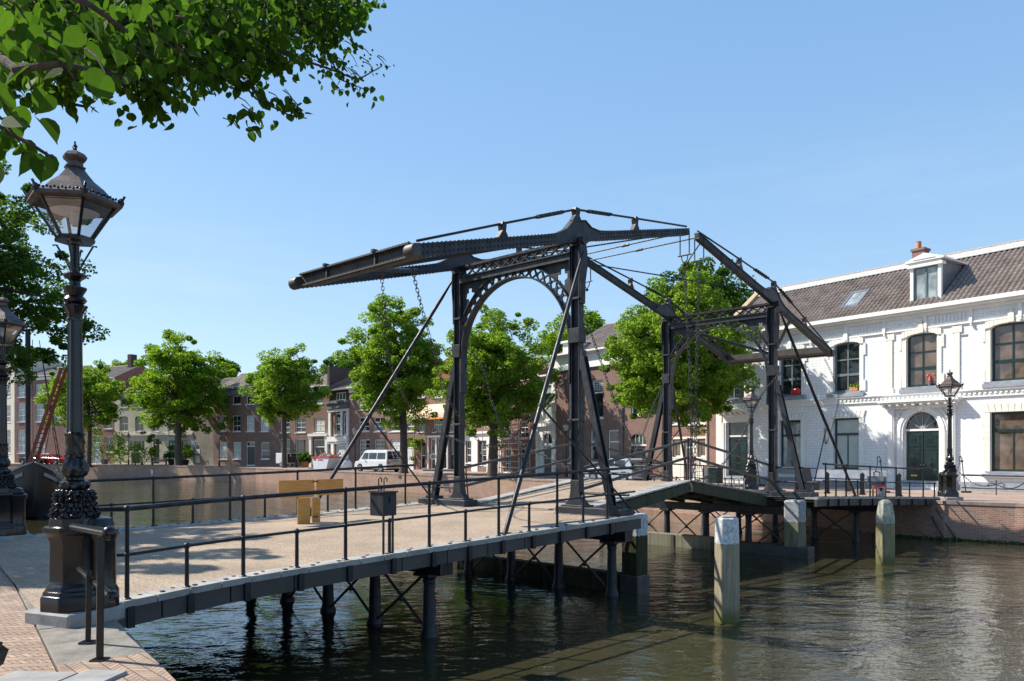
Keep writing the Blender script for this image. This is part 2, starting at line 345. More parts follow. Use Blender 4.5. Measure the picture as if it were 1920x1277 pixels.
def water():
    t = NT('canal_water'); co = t.co()
    n0 = t.noise(co, .12, 3, .5)
    big = t.noise(t.map(co, (1, 1.5, 1), (0, 0, .5)), .9, 2, .5); mid = t.noise(t.map(co, (1.0, 1.7, 1), (0, 0, -.25)), 2.6, 3, .5); fin = t.noise(t.map(co, (1, 1.6, 1), (0, 0, .2)), 7.5, 2, .5)
    t.base(t.ramp(n0, [(.35, (.027, .026, .013)), (.65, (.052, .047, .024))]))
    sp = t.n('ShaderNodeSeparateXYZ'); t.l(co, sp.inputs[0])
    wind = t.n('ShaderNodeMapRange'); t.l(t.math('ADD', t.math('ADD', sp.outputs[0], t.math('MULTIPLY', t.math('MAXIMUM', t.math('SUBTRACT', sp.outputs[1], 15.0), 0.0), .8)), t.math('MULTIPLY', n0, 4.0)), wind.inputs[0]); wind.inputs[1].default_value = -2; wind.inputs[2].default_value = 9; wind.inputs[3].default_value = .35; wind.inputs[4].default_value = 1.0
    fn2 = t.noise(t.map(co, (1, 1.5, 1), (0, 0, -.1)), 17, 2, .5); fin = t.math('ADD', fin, t.math('MULTIPLY', fn2, .38))
    h = t.math('ADD', t.math('MULTIPLY', big, .75), t.math('MULTIPLY', t.math('MULTIPLY', mid, .46), t.math('ADD', t.math('MULTIPLY', wind.outputs[0], .5), .45))); h = t.math('ADD', h, t.math('MULTIPLY', t.math('MULTIPLY', fin, .15), wind.outputs[0]))
    t.b.inputs['IOR'].default_value = 1.66
    return t.set(.015, 0, .8, t.bump(h, 1.0, .052))
M['water'] = water()
M['carwhite'] = mottled('white_car_paint', g(.62), g(.68), 2, .2, .02)
M['carred'] = mottled('red_car_paint', (.55, .01, .015), (.6, .015, .02), 2, .2, .02)
M['carblack'] = mottled('dark_car_paint', (.02, .012, .014), (.03, .018, .02), 2, .15, .02)
M['carblue'] = mottled('silver_blue_car_paint', (.30, .34, .38), (.36, .40, .44), 2, .2, .02)
M['yellowplate'] = mottled('yellow_plate', (.75, .42, .01), (.8, .45, .02), 5, .5)
M['hull'] = mottled('black_hull', (.006, .006, .008), (.016, .016, .018), 2, .35, .15)
M['redmast'] = wood('reddish_mast', (.15, .04, .02), (.30, .09, .05))
M['signwhite'] = mottled('sign_white', g(.7), g(.75), 4, .4)
# ------------------------------------------------------------------ the setting
WZ = -1.42
def structure(mb, name, mat, **k):
    o = mb.build(name, mat, **k); return tag(o, kind='structure')
QF = [(60, -30, 0), (17.5, 27.1, 0), (15.8, 28.5, 0), (7.9, 43.4, 0), (-1.15, 56, .05), (-28.5, 86.6, .22), (-46, 99, .32), (-75, 112, .4), (-160, 150, .5)]
QFo = [(900, 100, 0), (900, 300, 0), (800, 500, 0), (700, 900, 0), (300, 1400, .05), (-200, 1500, .22), (-600, 1500, .32), (-900, 1200, .4), (-1200, 900, .5)]
QN = [(14.0, -17.3, 0), (-2.0, 5.06, 0), (-3.13, 6.65, 0), (-4.05, 7.93, 0), (-9.45, 15.4, 0), (-25, 37.5, 0), (-60, 84, 0), (-160, 140, 0)]
QNo = [(0, -900, 0), (-300, -500, 0), (-340, -450, 0), (-500, -300, 0), (-700, -100, 0), (-900, 50, 0), (-1000, 150, 0), (-1200, 300, 0)]
w_ = MB(); w_.quad((-1500, -1000, WZ), (1500, -1000, WZ), (1500, 1800, WZ), (-1500, 1800, WZ)); structure(w_, 'water', M['water'])
def bank(inner, outer, name, mat):
    m = MB(); n = len(inner); vs = list(inner) + list(outer)
    m.add(vs, [(i, i + 1, n + i + 1, n + i) for i in range(n - 1)]); return structure(m, name, mat)
def norm2(v): l = math.hypot(*v); return (v[0] / l, v[1] / l)
def offs(line, d):
    out = []
    for i, p in enumerate(line):
        a = line[max(0, i - 1)]; b = line[min(len(line) - 1, i + 1)]; t = norm2((b[0] - a[0], b[1] - a[1]))
        out.append((p[0] + t[1] * d, p[1] - t[0] * d, p[2]))
    return out
def lift(line, dz): return [(p[0], p[1], p[2] + dz) for p in line]
bank([(p[0], p[1], p[2] - .02) for p in QF], QFo, 'ground', M['soil'])
bank([(p[0], p[1], p[2] - .02) for p in QN], QNo, 'near_ground', M['soil'])
inF = offs(QF, .42); outF = offs(QF, 14)
bank(inF, outF, 'quay_street', M['paving'])
inN = offs(QN, -.68); outN = offs(QN, -16)
bank(inN, outN, 'quay_pavement', M['herring'])
def wallstrip(line, z0, name, label, mat, thick, side, cop_w, cop_mat):
    """a quay wall as panels in their own frame, with its coping stones"""
    root = thing(name, label, 'quay wall')
    for i in range(len(line) - 1):
        a, b = line[i], line[i + 1]; L_ = math.hypot(b[0] - a[0], b[1] - a[1]); rz = math.atan2(b[1] - a[1], b[0] - a[0])
        m = MB(); s = side
        def P(x, y, z): return (x, y, z)
        za, zb = a[2], b[2]
        m.add([(0, 0, z0), (L_, 0, z0), (L_, 0, zb - .12), (0, 0, za - .12), (0, s * thick, z0), (L_, s * thick, z0), (L_, s * thick, zb - .12), (0, s * thick, za - .12)],
              [(0, 1, 2, 3), (4, 7, 6, 5), (0, 4, 5, 1), (3, 2, 6, 7), (0, 3, 7, 4), (1, 5, 6, 2)])
        o = m.build('brick_face', mat, root); o.location = (a[0], a[1], 0); o.rotation_euler = (0, 0, rz)
        c = MB(); n = max(1, int(L_ / 1.25)) if L_ < 60 else int(L_ / 3)
        for k in range(n):
            x0 = L_ * k / n; x1 = L_ * (k + 1) / n - .012; zz0 = za + (zb - za) * k / n; zz1 = za + (zb - za) * (k + 1) / n; dz = R.uniform(-.006, .006)
            y0 = -s * .03; y1 = s * cop_w
            c.add([(x0, y0, zz0 - .125), (x1, y0, zz1 - .125), (x1, y1, zz1 - .125), (x0, y1, zz0 - .125), (x0, y0, zz0 + .006 + dz), (x1, y0, zz1 + .006 + dz), (x1, y1, zz1 + .006 + dz), (x0, y1, zz0 + .006 + dz)],
                  [(3, 2, 1, 0), (4, 5, 6, 7), (0, 1, 5, 4), (1, 2, 6, 5), (2, 3, 7, 6), (3, 0, 4, 7)])
        o = c.build('coping_stones', M['herring'] if (line is QN and i < 2) else cop_mat, root, bevel=.008); o.location = (a[0], a[1], 0); o.rotation_euler = (0, 0, rz)
    return root
M['coping'] = mottled('coping_stone', (.095, .085, .075), (.19, .175, .15), 3.2, .85, .6, 34, c3=(.26, .235, .20))
M['coping_far'] = mottled('red_coping', (.20, .13, .10), (.32, .24, .20), 1.7, .85, .4, 30)
wallstrip(QF, WZ - .5, 'quay_wall', 'long sunlit red brick quay wall on the far side of the canal', M['quay_wall'], .4, -1, .40, M['coping_far'])
wallstrip(QN, WZ - .5, 'quay_wall', 'near quay wall with grey stone coping beside the camera', M['quay_wall'], .4, 1, .66, M['coping'])
# ------------------------------------------------------------------ lamp posts
def lamp_post(label, loc, rz=0, z_off=.12, detail=True):
    root = thing('street_lamp', label, 'street lamp', (loc[0], loc[1], loc[2]), rz, 'ornate street lamps')
    zl = lambda z: z - z_off      # absolute heights measured at the near lamp
    m = MB(); m.prism([(-.37, -.33), (.33, -.37), (.43, -.08), (.40, .33), (-.30, .38), (-.40, 0)], -z_off - .02, .02); m.build('base_stone', M['stone'], root, bevel=.02)
    ped = MB(); c8 = lambda r: [(r * math.cos(PI / 8 + k * PI / 4), r * math.sin(PI / 8 + k * PI / 4)) for k in range(8)]
    prof = [(.35, .02), (.35, .16), (.34, .18), (.33, .185), (.325, .22), (.30, .23), (.295, .27), (.262, .30), (.258, .33), (.255, .74), (.275, .78), (.28, .80), (.31, .83), (.33, .85), (.33, .90), (.265, .905), (.26, .99), (.235, 1.01)]
    ped.lathe(prof, 8, phase=PI / 8)
    ped.lathe([(.18, .02), (.18, .2), (.15, .25), (.15, .74), (.185, .80), (.185, .86), (.16, .87)], 18, (.22, .16, 0))
    ped.lathe([(.17, .86), (.19, .9), (.16, .98), (.1, 1.0)], 14, (.18, .12, 0))
    ped.build('pedestal', M['gun'], root, smooth=True, bevel=.006)
    orn = MB()
    def leafy(a, z): return .10 * math.cos(7 * a + 9 * z) + .07 * math.sin(5 * a - 22 * z)
    z = [zl(1.10), zl(1.14), zl(1.2), zl(1.26), zl(1.32), zl(1.38)]
    prof = [(.215, .99), (.22, 1.02), (.20, 1.05), (.185, 1.09), (.165, 1.14), (.155, 1.2), (.17, 1.26), (.16, 1.29)]
    orn.lathe(prof, 42 if detail else 14, bump=leafy)
    if detail:
        for k in range(22): orn.ball((.178 * math.cos(2 * PI * k / 22), .178 * math.sin(2 * PI * k / 22), 1.275), .021, 7, 5)
        for ring, (r0, zz, nn, rr) in enumerate(((.215, 1.02, 18, .024), (.20, 1.07, 16, .030), (.185, 1.13, 14, .030), (.178, 1.19, 14, .026), (.172, 1.235, 16, .018))):
            for k in range(nn):
                a = 2 * PI * (k + .5 * (ring % 2)) / nn; orn.ball((r0 * math.cos(a), r0 * math.sin(a), zz + R.uniform(-.01, .01)), rr * R.uniform(.75, 1.15), 7, 5, 1.2)
                a2 = a + .14; orn.ptube([(r0 * math.cos(a2), r0 * math.sin(a2), zz - .03), ((r0 + .04) * math.cos(a2 + .05), (r0 + .04) * math.sin(a2 + .05), zz + .01), (r0 * math.cos(a2 + .1), r0 * math.sin(a2 + .1), zz + .045)], .012, 5)
    spir = lambda a, z: .10 * math.cos(9 * a + 30 * z)
    orn.lathe([(.10, 1.29), (.14, 1.31), (.152, 1.345), (.14, 1.38), (.09, 1.40), (.08, 1.43)], 40 if detail else 12, bump=spir)
    orn.lathe([(.08, 1.42), (.12, 1.45), (.138, 1.50), (.132, 1.55), (.105, 1.60), (.09, 1.63), (.105, 1.65), (.095, 1.67)], 40 if detail else 12, bump=lambda a, z: .09 * math.cos(8 * a - 24 * z))
    orn.lathe([(.09, 1.66), (.10, 1.70), (.088, 1.76), (.10, 1.80), (.09, 1.86), (.105, 1.90), (.085, 1.915)], 30 if detail else 12, bump=lambda a, z: .10 * math.cos(6 * a + 40 * z))
    orn.build('acanthus_base', M['gun'], root, smooth=True)
    sh = MB(); n = 40 if detail else 12
    sh.lathe([(.088, 1.90), (.084, 1.95), (.082, 2.0), (.070, 3.10), (.070, 3.13)], n, bump=lambda a, z: .055 * math.cos(10 * a) if n > 20 else 0)
    sh.lathe([(.082, 3.12), (.082, 3.14), (.07, 3.15), (.075, 3.2), (.12, 3.27), (.115, 3.285), (.07, 3.295)], n, bump=(lambda a, z: .09 * math.cos(8 * a)) if detail else None)
    sh.lathe([(.07, 3.29), (.10, 3.31), (.122, 3.34), (.10, 3.375), (.08, 3.385), (.085, 3.40), (.12, 3.46), (.12, 3.475), (.06, 3.48), (.055, 3.54), (.07, 3.56), (.115, 3.59), (.12, 3.61), (.105, 3.625), (.05, 3.64), (.045, 3.95)], n)
    sh.build('shaft', M['gun'], root, smooth=True)
    lan = sub('lantern', root, (0, 0, 0))
    me = MB(); zb, zt = 4.0, 4.37; rb, rt = .18, .43
    hx = lambda r, z, ph=PI / 6: [(r * math.cos(ph + k * PI / 3), r * math.sin(ph + k * PI / 3), z) for k in range(6)]
    A, B = hx(rb, zb), hx(rt, zt)
    for k in range(6): me.beam(A[k], B[k], .028, .028); me.beam(A[k], A[(k + 1) % 6], .03, .035); me.beam(B[k], B[(k + 1) % 6], .03, .03)
    me.lathe([(.21, zb - .035), (.215, zb - .005), (.19, zb)], 6, phase=PI / 6)
    for a in (PI / 6 + k * PI / 2 for k in range(4)):
        me.ptube([(.045 * math.cos(a), .045 * math.sin(a), 3.66), (.07 * math.cos(a), .07 * math.sin(a), 3.72), (.19 * math.cos(a), .19 * math.sin(a), 3.93), (.23 * math.cos(a), .23 * math.sin(a), 3.925)], .011, 6)
    me.build('lantern_frame', M['gun'], lan)
    gl = MB()
    for k in range(6):
        k2 = (k + 1) % 6; s_ = .985
        gl.quad(*[(p[0] * s_, p[1] * s_, p[2]) for p in (A[k], A[k2], B[k2], B[k])])
    gl.build('lantern_glass', M['lantern'], lan)
    rf = MB(); rf.lathe([(r_, 4.955 - (4.955 - z_) * 1.21) for r_, z_ in [(.42, 4.455), (.505, 4.47), (.495, 4.50), (.45, 4.515), (.38, 4.55), (.30, 4.62), (.20, 4.685), (.13, 4.755), (.10, 4.79), (.115, 4.80), (.115, 4.81), (.09, 4.815), (.085, 4.85), (.125, 4.88), (.13, 4.90), (.10, 4.93), (.05, 4.95), (.01, 4.955)]], 6, phase=PI / 6)
    rf.build('lantern_roof', M['copper'], lan)
    cr = MB(); E_ = hx(.485, 4.42)
    for k in range(6):
        a, b = Vector(E_[k]), Vector(E_[(k + 1) % 6]); cr.ball(a, .035, 6, 4, 1.4); cr.beam(a, a + Vector((a.x * .08, a.y * .08, .07)), .02, .02)
        nn = 13 if detail else 5
        for q in range(1, nn):
            p = a.lerp(b, q / nn); cr.ball(p + Vector((0, 0, .006 + .010 * (q % 2))), .016, 5, 4)
    cr.build('cresting', M['gun'], lan); cr = MB()
    cr.ball((0, 0, 4.97), .024, 7, 5); cr.tube((0, 0, 4.90), (0, 0, 5.045), .010); cr.ball((0, 0, 5.015), .02, 6, 4); cr.ball((0, 0, 5.05), .012, 6, 4)
    cr.ptube([(-.035, 0, 5.005), (-.02, 0, 4.985), (.02, 0, 4.985), (.035, 0, 5.005)], .007, 5)
    cr.build('finial', M['gun'], lan)
    bl = MB(); bl.lathe([(.24, 4.285), (.25, 4.29), (.10, 4.315), (.05, 4.325)], 24); bl.build('reflector', M['white'], lan, smooth=True)
    iu = MB(); iu.lathe([(.405, 4.335), (.405, 4.345)], 6, phase=PI / 6); iu.build('darkening_plate', M['rubber'], lan)  # dark plate added to give the sunlit underside of the roof a shaded tone
    bu = MB(); bu.lathe([(.02, 4.34), (.045, 4.32), (.05, 4.28), (.04, 4.25), (.055, 4.22), (.055, 4.18), (.03, 4.14), (.01, 4.135)], 14); bu.build('bulb', M['signwhite'], lan, smooth=True)
    return root
L1 = Vector((-4.49, 8.0, .11)); L2 = Vector((-9.94, 15.2, .11))
lamp_post('large ornate black street lamp in the left foreground beside the bridge railing', L1, math.radians(-20)).scale = (.915, .915, .95)
def lamp_copy(label, loc, rz, sc=.915):
    src = [o for o in scn.objects if o.name == 'street_lamp'][0]; c = dup(src, loc=loc, rz=rz, label=label); c.scale = (sc, sc, sc * 1.027); return c
lamp_copy('second ornate black lamp cut off by the left edge, in front of the barge', L2, math.radians(-20))
lamp_copy('ornate black lamp in front of the arched green door at the far bridge end', G(1781, 28.9, .11), math.radians(100), .915)
lamp_copy('ornate black lamp in front of the plain green door, behind the bridge rails', G(1409, 35.6, .08), math.radians(100), .915)
def small_lamp(label, p):
    root = thing('lantern_post', label, 'street lamp', p, 0, 'small lamp posts on the far quay')
    m = MB(); m.lathe([(.12, 0), (.12, .6), (.06, .7), (.05, 3.3), (.09, 3.35), (.05, 3.4)], 8); m.build('post', M['gun'], root)
    l = MB(); l.lathe([(.12, 3.42), (.27, 3.85), (.27, 3.86)], 6); l.build('lantern_glass', M['glass_pale'], root)
    r = MB(); r.lathe([(.32, 3.86), (.12, 4.05), (.06, 4.2), (.01, 4.3)], 6); r.build('lantern_roof', M['copper'], root)
small_lamp('small lamp post in front of the two-storey red brick house', G(411, 93, .22)); small_lamp('small lamp post behind the white van', G(666, 74, .15))
small_lamp('small lamp post before the cream house and its shrubs', G(241, 104, .3)); small_lamp('small lamp post by the stone doorway and scaffold', G(1062, 57, 0))
# ------------------------------------------------------------------ the drawbridge
TH = math.radians(46.83); OX, OY = 1.478, 17.646; BW = 3.913; BL = 10.09
def uv(u, v, z=0): return Vector((OX + u * math.cos(TH) - v * math.sin(TH), OY + u * math.sin(TH) + v * math.cos(TH), z))
bridge = thing('drawbridge', 'dark iron double drawbridge with two arched gates and raised counterweight beams', 'drawbridge', (OX, OY, 0), TH)
def dz(u):
    if u < BL / 2: return max(.012, .35 + .033 * min(u, 0))
    return .35 - .036 * max(0, u - BL)
def vr(u):
    if u < 0: return -1.50 - .42 * max(0, (-8.4 - u) / 2.3) ** 2
    return -1.50 - 1.35 * max(0, (u - BL - 2) / 6.5) ** 1.6
def vl(u):
    if u < 0: return 5.45 + 1.35 * (max(0, (-2.2 - u) / 7.3)) ** 1.7
    return 5.45 + .9 * max(0, (u - BL - 2) / 8) ** 1.5
def deck_grid(uR0, uL0, uR1, uL1, n=22, nv=4):
    rows = []
    for i in range(n + 1):
        t = i / n; a = uR0 + (uR1 - uR0) * t; b = uL0 + (uL1 - uL0) * t
        pR = (a, vr(a)); pL = (b, vl(b)); rows.append([(pR[0] + (pL[0] - pR[0]) * k / nv, pR[1] + (pL[1] - pR[1]) * k / nv) for k in range(nv + 1)])
    return rows
def edge_path(side, u0, u1, off, n=24): return [(u0 + (u1 - u0) * i / n, (vr(u0 + (u1 - u0) * i / n) + off) if side == 'R' else (vl(u0 + (u1 - u0) * i / n) - off)) for i in range(n + 1)]
for (uR0, uL0, uR1, uL1, nm) in ((-11.38, -9.93, .30, .30, 'approach_deck'), (BL - .30, BL - .30, 18.4, 20.9, 'approach_deck')):
    rows = deck_grid(uR0, uL0, uR1, uL1); m = MB(); nv = len(rows[0])
    vs = [(p[0], p[1], dz(p[0]) + .012) for r in rows for p in r] + [(p[0], p[1], dz(p[0]) - .10) for r in rows for p in r]; off = len(rows) * nv; fs = []
    for i in range(len(rows) - 1):
        for k in range(nv - 1):
            a = i * nv + k; fs.append((a, a + nv, a + nv + 1, a + 1)); fs.append((off + a, off + a + 1, off + a + nv + 1, off + a + nv))
    m.add(vs, fs)
    dk = m.build('approach_deck', M['deck'], bridge)
    for side, (e0, e1) in (('R', (uR0, uR1)), ('L', (uL0, uL1))):
        s = 1 if side == 'R' else -1
        cb = MB(); fa = MB(); br = MB(); bo = MB(); e0 = e0 if e0 > 0 else (-10.95 if side == 'R' else -9.6); n = int(abs(e1 - e0) / .42)
        for k in range(n):
            a = e0 + (e1 - e0) * k / n; b = e0 + (e1 - e0) * (k + 1) / n - .012
            f_ = (lambda u, o: vr(u) + o) if side == 'R' else (lambda u, o: vl(u) - o)
            for (mb_, oo, oi, zt, zb_) in ((cb, -.06, .34, .05, -.03),):
                vs = [(a, f_(a, oo), dz(a) + zb_), (b, f_(b, oo), dz(b) + zb_), (b, f_(b, oi), dz(b) + zb_), (a, f_(a, oi), dz(a) + zb_), (a, f_(a, oo), dz(a) + zt), (b, f_(b, oo), dz(b) + zt), (b, f_(b, oi), dz(b) + zt - .02), (a, f_(a, oi), dz(a) + zt - .02)]
                mb_.add(vs, [(3, 2, 1, 0), (4, 5, 6, 7), (0, 1, 5, 4), (1, 2, 6, 5), (2, 3, 7, 6), (3, 0, 4, 7)])
            c = (a + b) / 2; bo.cbox((c - .1, f_(c, .04), dz(c) + .052), .05, .05, .012); bo.cbox((c + .1, f_(c, .22), dz(c) + .044), .04, .04, .012)
        n = 12
        for k in range(n):
            a = e0 + (e1 - e0) * k / n; b = e0 + (e1 - e0) * (k + 1) / n - .02
            vs = [(a, f_(a, -.03), dz(a) - .25), (b, f_(b, -.03), dz(b) - .25), (b, f_(b, .05), dz(b) - .25), (a, f_(a, .05), dz(a) - .25), (a, f_(a, -.03), dz(a) - .03), (b, f_(b, -.03), dz(b) - .03), (b, f_(b, .05), dz(b) - .03), (a, f_(a, .05), dz(a) - .03)]
            fa.add(vs, [(3, 2, 1, 0), (4, 5, 6, 7), (0, 1, 5, 4), (1, 2, 6, 5), (2, 3, 7, 6), (3, 0, 4, 7)])
        nb_ = len(cb.f); cb.add(bo.v, bo.f); eb_ = cb.build('edge_boards', M['curb'], dk); eb_.data.materials.append(M['iron_rust']); eb_.data.polygons.foreach_set('material_index', [0] * nb_ + [1] * (len(cb.f) - nb_)); fa.build('fascia', M['fascia'], dk)
    gd = MB()
    for t in (.06, .22, .38, .54, .70, .86):
        pts = []
        for i in range(13):
            q = i / 12; a = uR0 + (uR1 - uR0) * q; b = uL0 + (uL1 - uL0) * q; u_ = a + (b - a) * t; v_ = vr(a) + (vl(b) - vr(a)) * t; pts.append((u_, v_, dz(u_) - .165))
        for i in range(12): gd.beam(pts[i], pts[i + 1], .10, .14)
    gd.build('girders', M['iron_grey'], dk)
# pier columns
cm = MB(); HT = 1.06
cm.lathe([(.20, -.5), (.20, .04), (.165, .10), (.15, .16), (.122, .92), (.14, .94), (.14, .97), (.125, .99), (.17, 1.04), (.17, 1.06)], 16)
cm.cbox((0, 0, 1.085), .5, .5, .05)
col_mesh = cm.mesh('pier_column', M['iron_grey'], True)
for ru, z_top in ((-5.095, -.33), (.222, -.20), (BL - .222, -.20), (BL + 5.1, -.33)):
    H_ = z_top - WZ; cap = MB(); cap.box(ru - .14, ru + .14, vr(ru) + .25, vl(ru) - .25, z_top + .0, dz(ru) - .37 if False else z_top + .24)
    for sv_ in (vr(ru) + .28, vl(ru) - .28):
        cap.beam((ru, sv_, z_top + .3), (ru, sv_ + (.55 if sv_ < 2 else -.55), z_top + .08), .26, .16)
    cp = cap.build('cross_girder', M['iron'], bridge)
    vv = [-.80 + 1.53 * k for k in range(5)]
    if ru < -9: vv = [0, 2.5, 5]
    for i, v in enumerate(vv):
        c = bpy.data.objects.new('pier_column', col_mesh); scn.collection.objects.link(c); c.parent = bridge; c.location = (ru, v, WZ); c.scale = (.78, .78, H_ / 1.11)
    if ru > -9:
        xb = MB()
        for i in range(len(vv) - 1):
            a, b = vv[i] + .12, vv[i + 1] - .12; xb.tube((ru - .03, a, z_top - .05), (ru - .03, b, WZ + .1), .026, n=6); xb.tube((ru + .03, b, z_top - .05), (ru + .03, a, WZ + .1), .026, n=6)
            xb.ball((ru, (a + b) / 2, (z_top + WZ) / 2), .05, 6, 4)
        xb.build('cross_bracing', M['iron_rust'], bridge)
# portals and balance beams: a = distance towards the middle of the span
def make_half(u0, sg):
    X = lambda a: u0 + sg * a
    por = sub('arched_gate', bridge, (u0, 0, 0), 0 if sg > 0 else PI)
    # local frame of the gate: x towards the middle; y = v for the near gate, mirrored for the far one (the gate is symmetric about its axis)
    y0, y1 = (0, BW) if sg > 0 else (-BW, 0); yc = (y0 + y1) / 2; zd = .35
    for y, s in ((y0, 1), (y1, -1)):      # s points inwards
        col = MB(); zb = zd + .17; zt = 6.42
        col.box(-.09, .09, y - .12, y - .09, zb + .3, zt); col.box(-.09, .09, y + .09, y + .12, zb + .3, zt); col.box(-.02, .02, y - .09, y + .09, zb + .3, zt)
        col.prism([(y - .30, zb), (y + .30, zb), (y + .28, zb + .06), (y + .17, zb + .16), (y + .13, zb + .35), (y + .122, zb + .6), (y - .122, zb + .6), (y - .13, zb + .35), (y - .17, zb + .16), (y - .28, zb + .06)], -.095, .095, 'x')
        col.box(-.18, .18, y - .34, y + .34, zb - .02, zb + .04)
        col.box(-.13, .13, y - .15, y + .15, 4.22, 4.55); col.box(-.105, .105, y - .135, y + .135, 2.45, 2.50); col.box(-.105, .105, y - .135, y + .135, 5.2, 5.25)
        for z_ in np.arange(1.8, 6.2, .22):
            for yy in (y - .122, y + .122): col.cbox((-.06, yy, z_), .025, .015, .025); col.cbox((.06, yy, z_), .025, .015, .025)
        col.build('column', M['iron_grey'], por, bevel=.006)
        hd = MB(); yo = y - s * .15
        hd.prism([(-.08, 5.1), (.08, 5.1), (.10, 5.6), (.17, 5.95), (.16, 6.3), (.10, 6.54), (-.10, 6.54), (-.12, 6.3), (-.12, 5.95), (-.09, 5.6)], yo - .02, yo + .02, 'y')
        hd.prism([(-.08, 5.1), (.08, 5.1), (.10, 5.6), (.17, 5.95), (.16, 6.3), (.10, 6.54), (-.10, 6.54), (-.12, 6.3), (-.12, 5.95), (-.09, 5.6)], y + s * .135 - .012, y + s * .135 + .012, 'y')
        hd.tube((0, y - .22, 6.52), (0, y + .22, 6.52), .09, n=14); hd.box(-.13, .13, y - .12, y + .12, 6.40, 6.47)
        hd.build('bearing', M['iron'], por, bevel=.005)
        bb = MB(); e = 1.38
        ya, yb = sorted((y - s * e, y + s * .45)); bb.box(-.24, .24, ya, yb, zd - .05, zd + .17); bb.box(-.28, .28, ya - .02, yb + .02, zd - .06, zd + .02)
        bb.build('base_beam', M['iron_grey'], por, bevel=.008)
        st = MB(); a_, b_ = Vector((0, y - s * .16, 3.9)), Vector((0, y - s * .98, zd + .17))
        for dx in (-.07, .07): st.beam(a_ + Vector((dx, 0, 0)), b_ + Vector((dx, 0, 0)), .025, .15, (0, 1, 0))
        st.beam(a_, b_, .12, .04, (0, 1, 0)); st.box(-.08, .08, *sorted((y - s * .122, y - s * .20)), 3.6, 4.05); st.box(-.16, .16, *sorted((y - s * .8, y - s * 1.16)), zd + .16, zd + .24)
        for z_ in (1.28, .83): st.tube((-.02, y - s * .05, z_), (-.02, y - s * 1.42, z_), .03, n=8)
        st.build('raking_strut', M['iron_grey'], por)
        ro = MB(); foot = Vector((-3.7, y - s * 1.27, .26)); top = Vector((-.05, y - s * .22, 6.25))
        mid = top.lerp(foot, .60); ro.ptube([top, top.lerp(foot, .08), top.lerp(foot, .5), foot], [.025, .044, .05, .042], 10); ro.ball(mid, .065); ro.cbox(foot, .2, .16, .05)
        ro.tube(mid, (.3, y - s * 1.36, .42), .022, n=6)
        ro.build('stay_rod', M['iron'], por, smooth=True)
    ar = MB(); ri, ro_ = 1.79, 2.04; zc = 4.21; half = BW / 2 - .12
    N = 48; amax_i = PI / 2; amax_o = math.asin(min(1, half / ro_))
    def arc(r, lim, n): return [(yc + r * math.sin(-lim + 2 * lim * k / n), zc + r * math.cos(-lim + 2 * lim * k / n)) for k in range(n + 1)]
    for r, lim, wx, th in ((ri, amax_i, .22, .03), (ro_, amax_o, .16, .025)):
        P = arc(r, lim, N)
        for k in range(N):
            (ya, za), (yb, zb_) = P[k], P[k + 1]; ar.beam((0, ya, za), (0, yb, zb_), wx, th, (1, 0, 0)) if False else ar.beam((0, ya, za), (0, yb, zb_), th, wx, (1, 0, 0))
    # legs of the inner ring run on down the column
    ar.box(-.11, .11, yc - ri - .03, yc - ri + .01, 3.3, zc); ar.box(-.11, .11, yc + ri - .01, yc + ri + .03, 3.3, zc)
    nX = 17
    for k in range(nX):
        t0 = -amax_o + 2 * amax_o * k / nX; t1 = -amax_o + 2 * amax_o * (k + 1) / nX
        pi_ = lambda t, r: (0, yc + r * math.sin(t), zc + r * math.cos(t))
        ar.beam(pi_(t0, ri), pi_(t1, ro_), .028, .05, (1, 0, 0)); ar.beam(pi_(t1, ri), pi_(t0, ro_), .028, .045, (1, 0, 0))
        p0, p1 = Vector(pi_((t0 + t1) / 2, (ri + ro_) / 2)), None; ar.cbox(p0, .06, .07, .07)
    for s in (-1, 1):                     # spandrel plates with a cut-out cross
        v_a = yc + s * half; cross = yc + s * (half - .30); zt = 6.13; n = 40
        for k in range(n):
            q0 = yc + s * (half * k / n); q1 = yc + s * (half * (k + 1) / n); ya, yb = sorted((q0, q1)); m_ = (ya + yb) / 2
            dzv = ro_ ** 2 - (m_ - yc) ** 2; zl_ = zc + math.sqrt(dzv) if dzv > 0 else 5.0
            zl_ = min(zl_, zt - .01)
            segs = [(zl_, zt)]; d = abs(m_ - cross); gap = .19 if d < .05 else (.075 if d < .15 else 0)
            if gap and abs(m_ - yc) > half - .5: segs = [(zl_, min(5.78 - gap, zt)), (5.78 + gap, zt)]
            for (a0, a1) in segs:
                if a1 > a0 + .01: ar.box(-.02, .02, ya, yb, a0, a1)
    ar.box(-.12, .12, yc - half, yc + half, 6.12, 6.26); ar.box(-.16, .16, yc - half, yc + half, 6.262, 6.29)
    ar.build('arch_lattice', M['iron_grey'], por)
    tr = MB(); tr.box(-.15, .15, yc - half - .1, yc + half + .1, 6.50, 6.56); n = 12
    for k in range(n):
        a_ = yc - half + 2 * half * k / n; b_ = yc - half + 2 * half * (k + 1) / n
        for x_ in (-.1,): tr.beam((x_, a_, 6.29), (x_, b_, 6.50), .03, .05, (1, 0, 0)); tr.beam((x_, b_, 6.29), (x_, a_, 6.50), .03, .05, (1, 0, 0))
    tr.build('top_truss', M['iron'], por)
    # balance beams (local frame of the half: x towards the middle)
    bal = sub('balance_frame', bridge, (u0, 0, 0), 0 if sg > 0 else PI)
    ctr = lambda a: 6.62 + (.233 if a > 0 else .255) * a
    hh = lambda a: (.095 - .02 * a / 4.8) if a > 0 else (.095 + .012 * (-a) / 4.8)
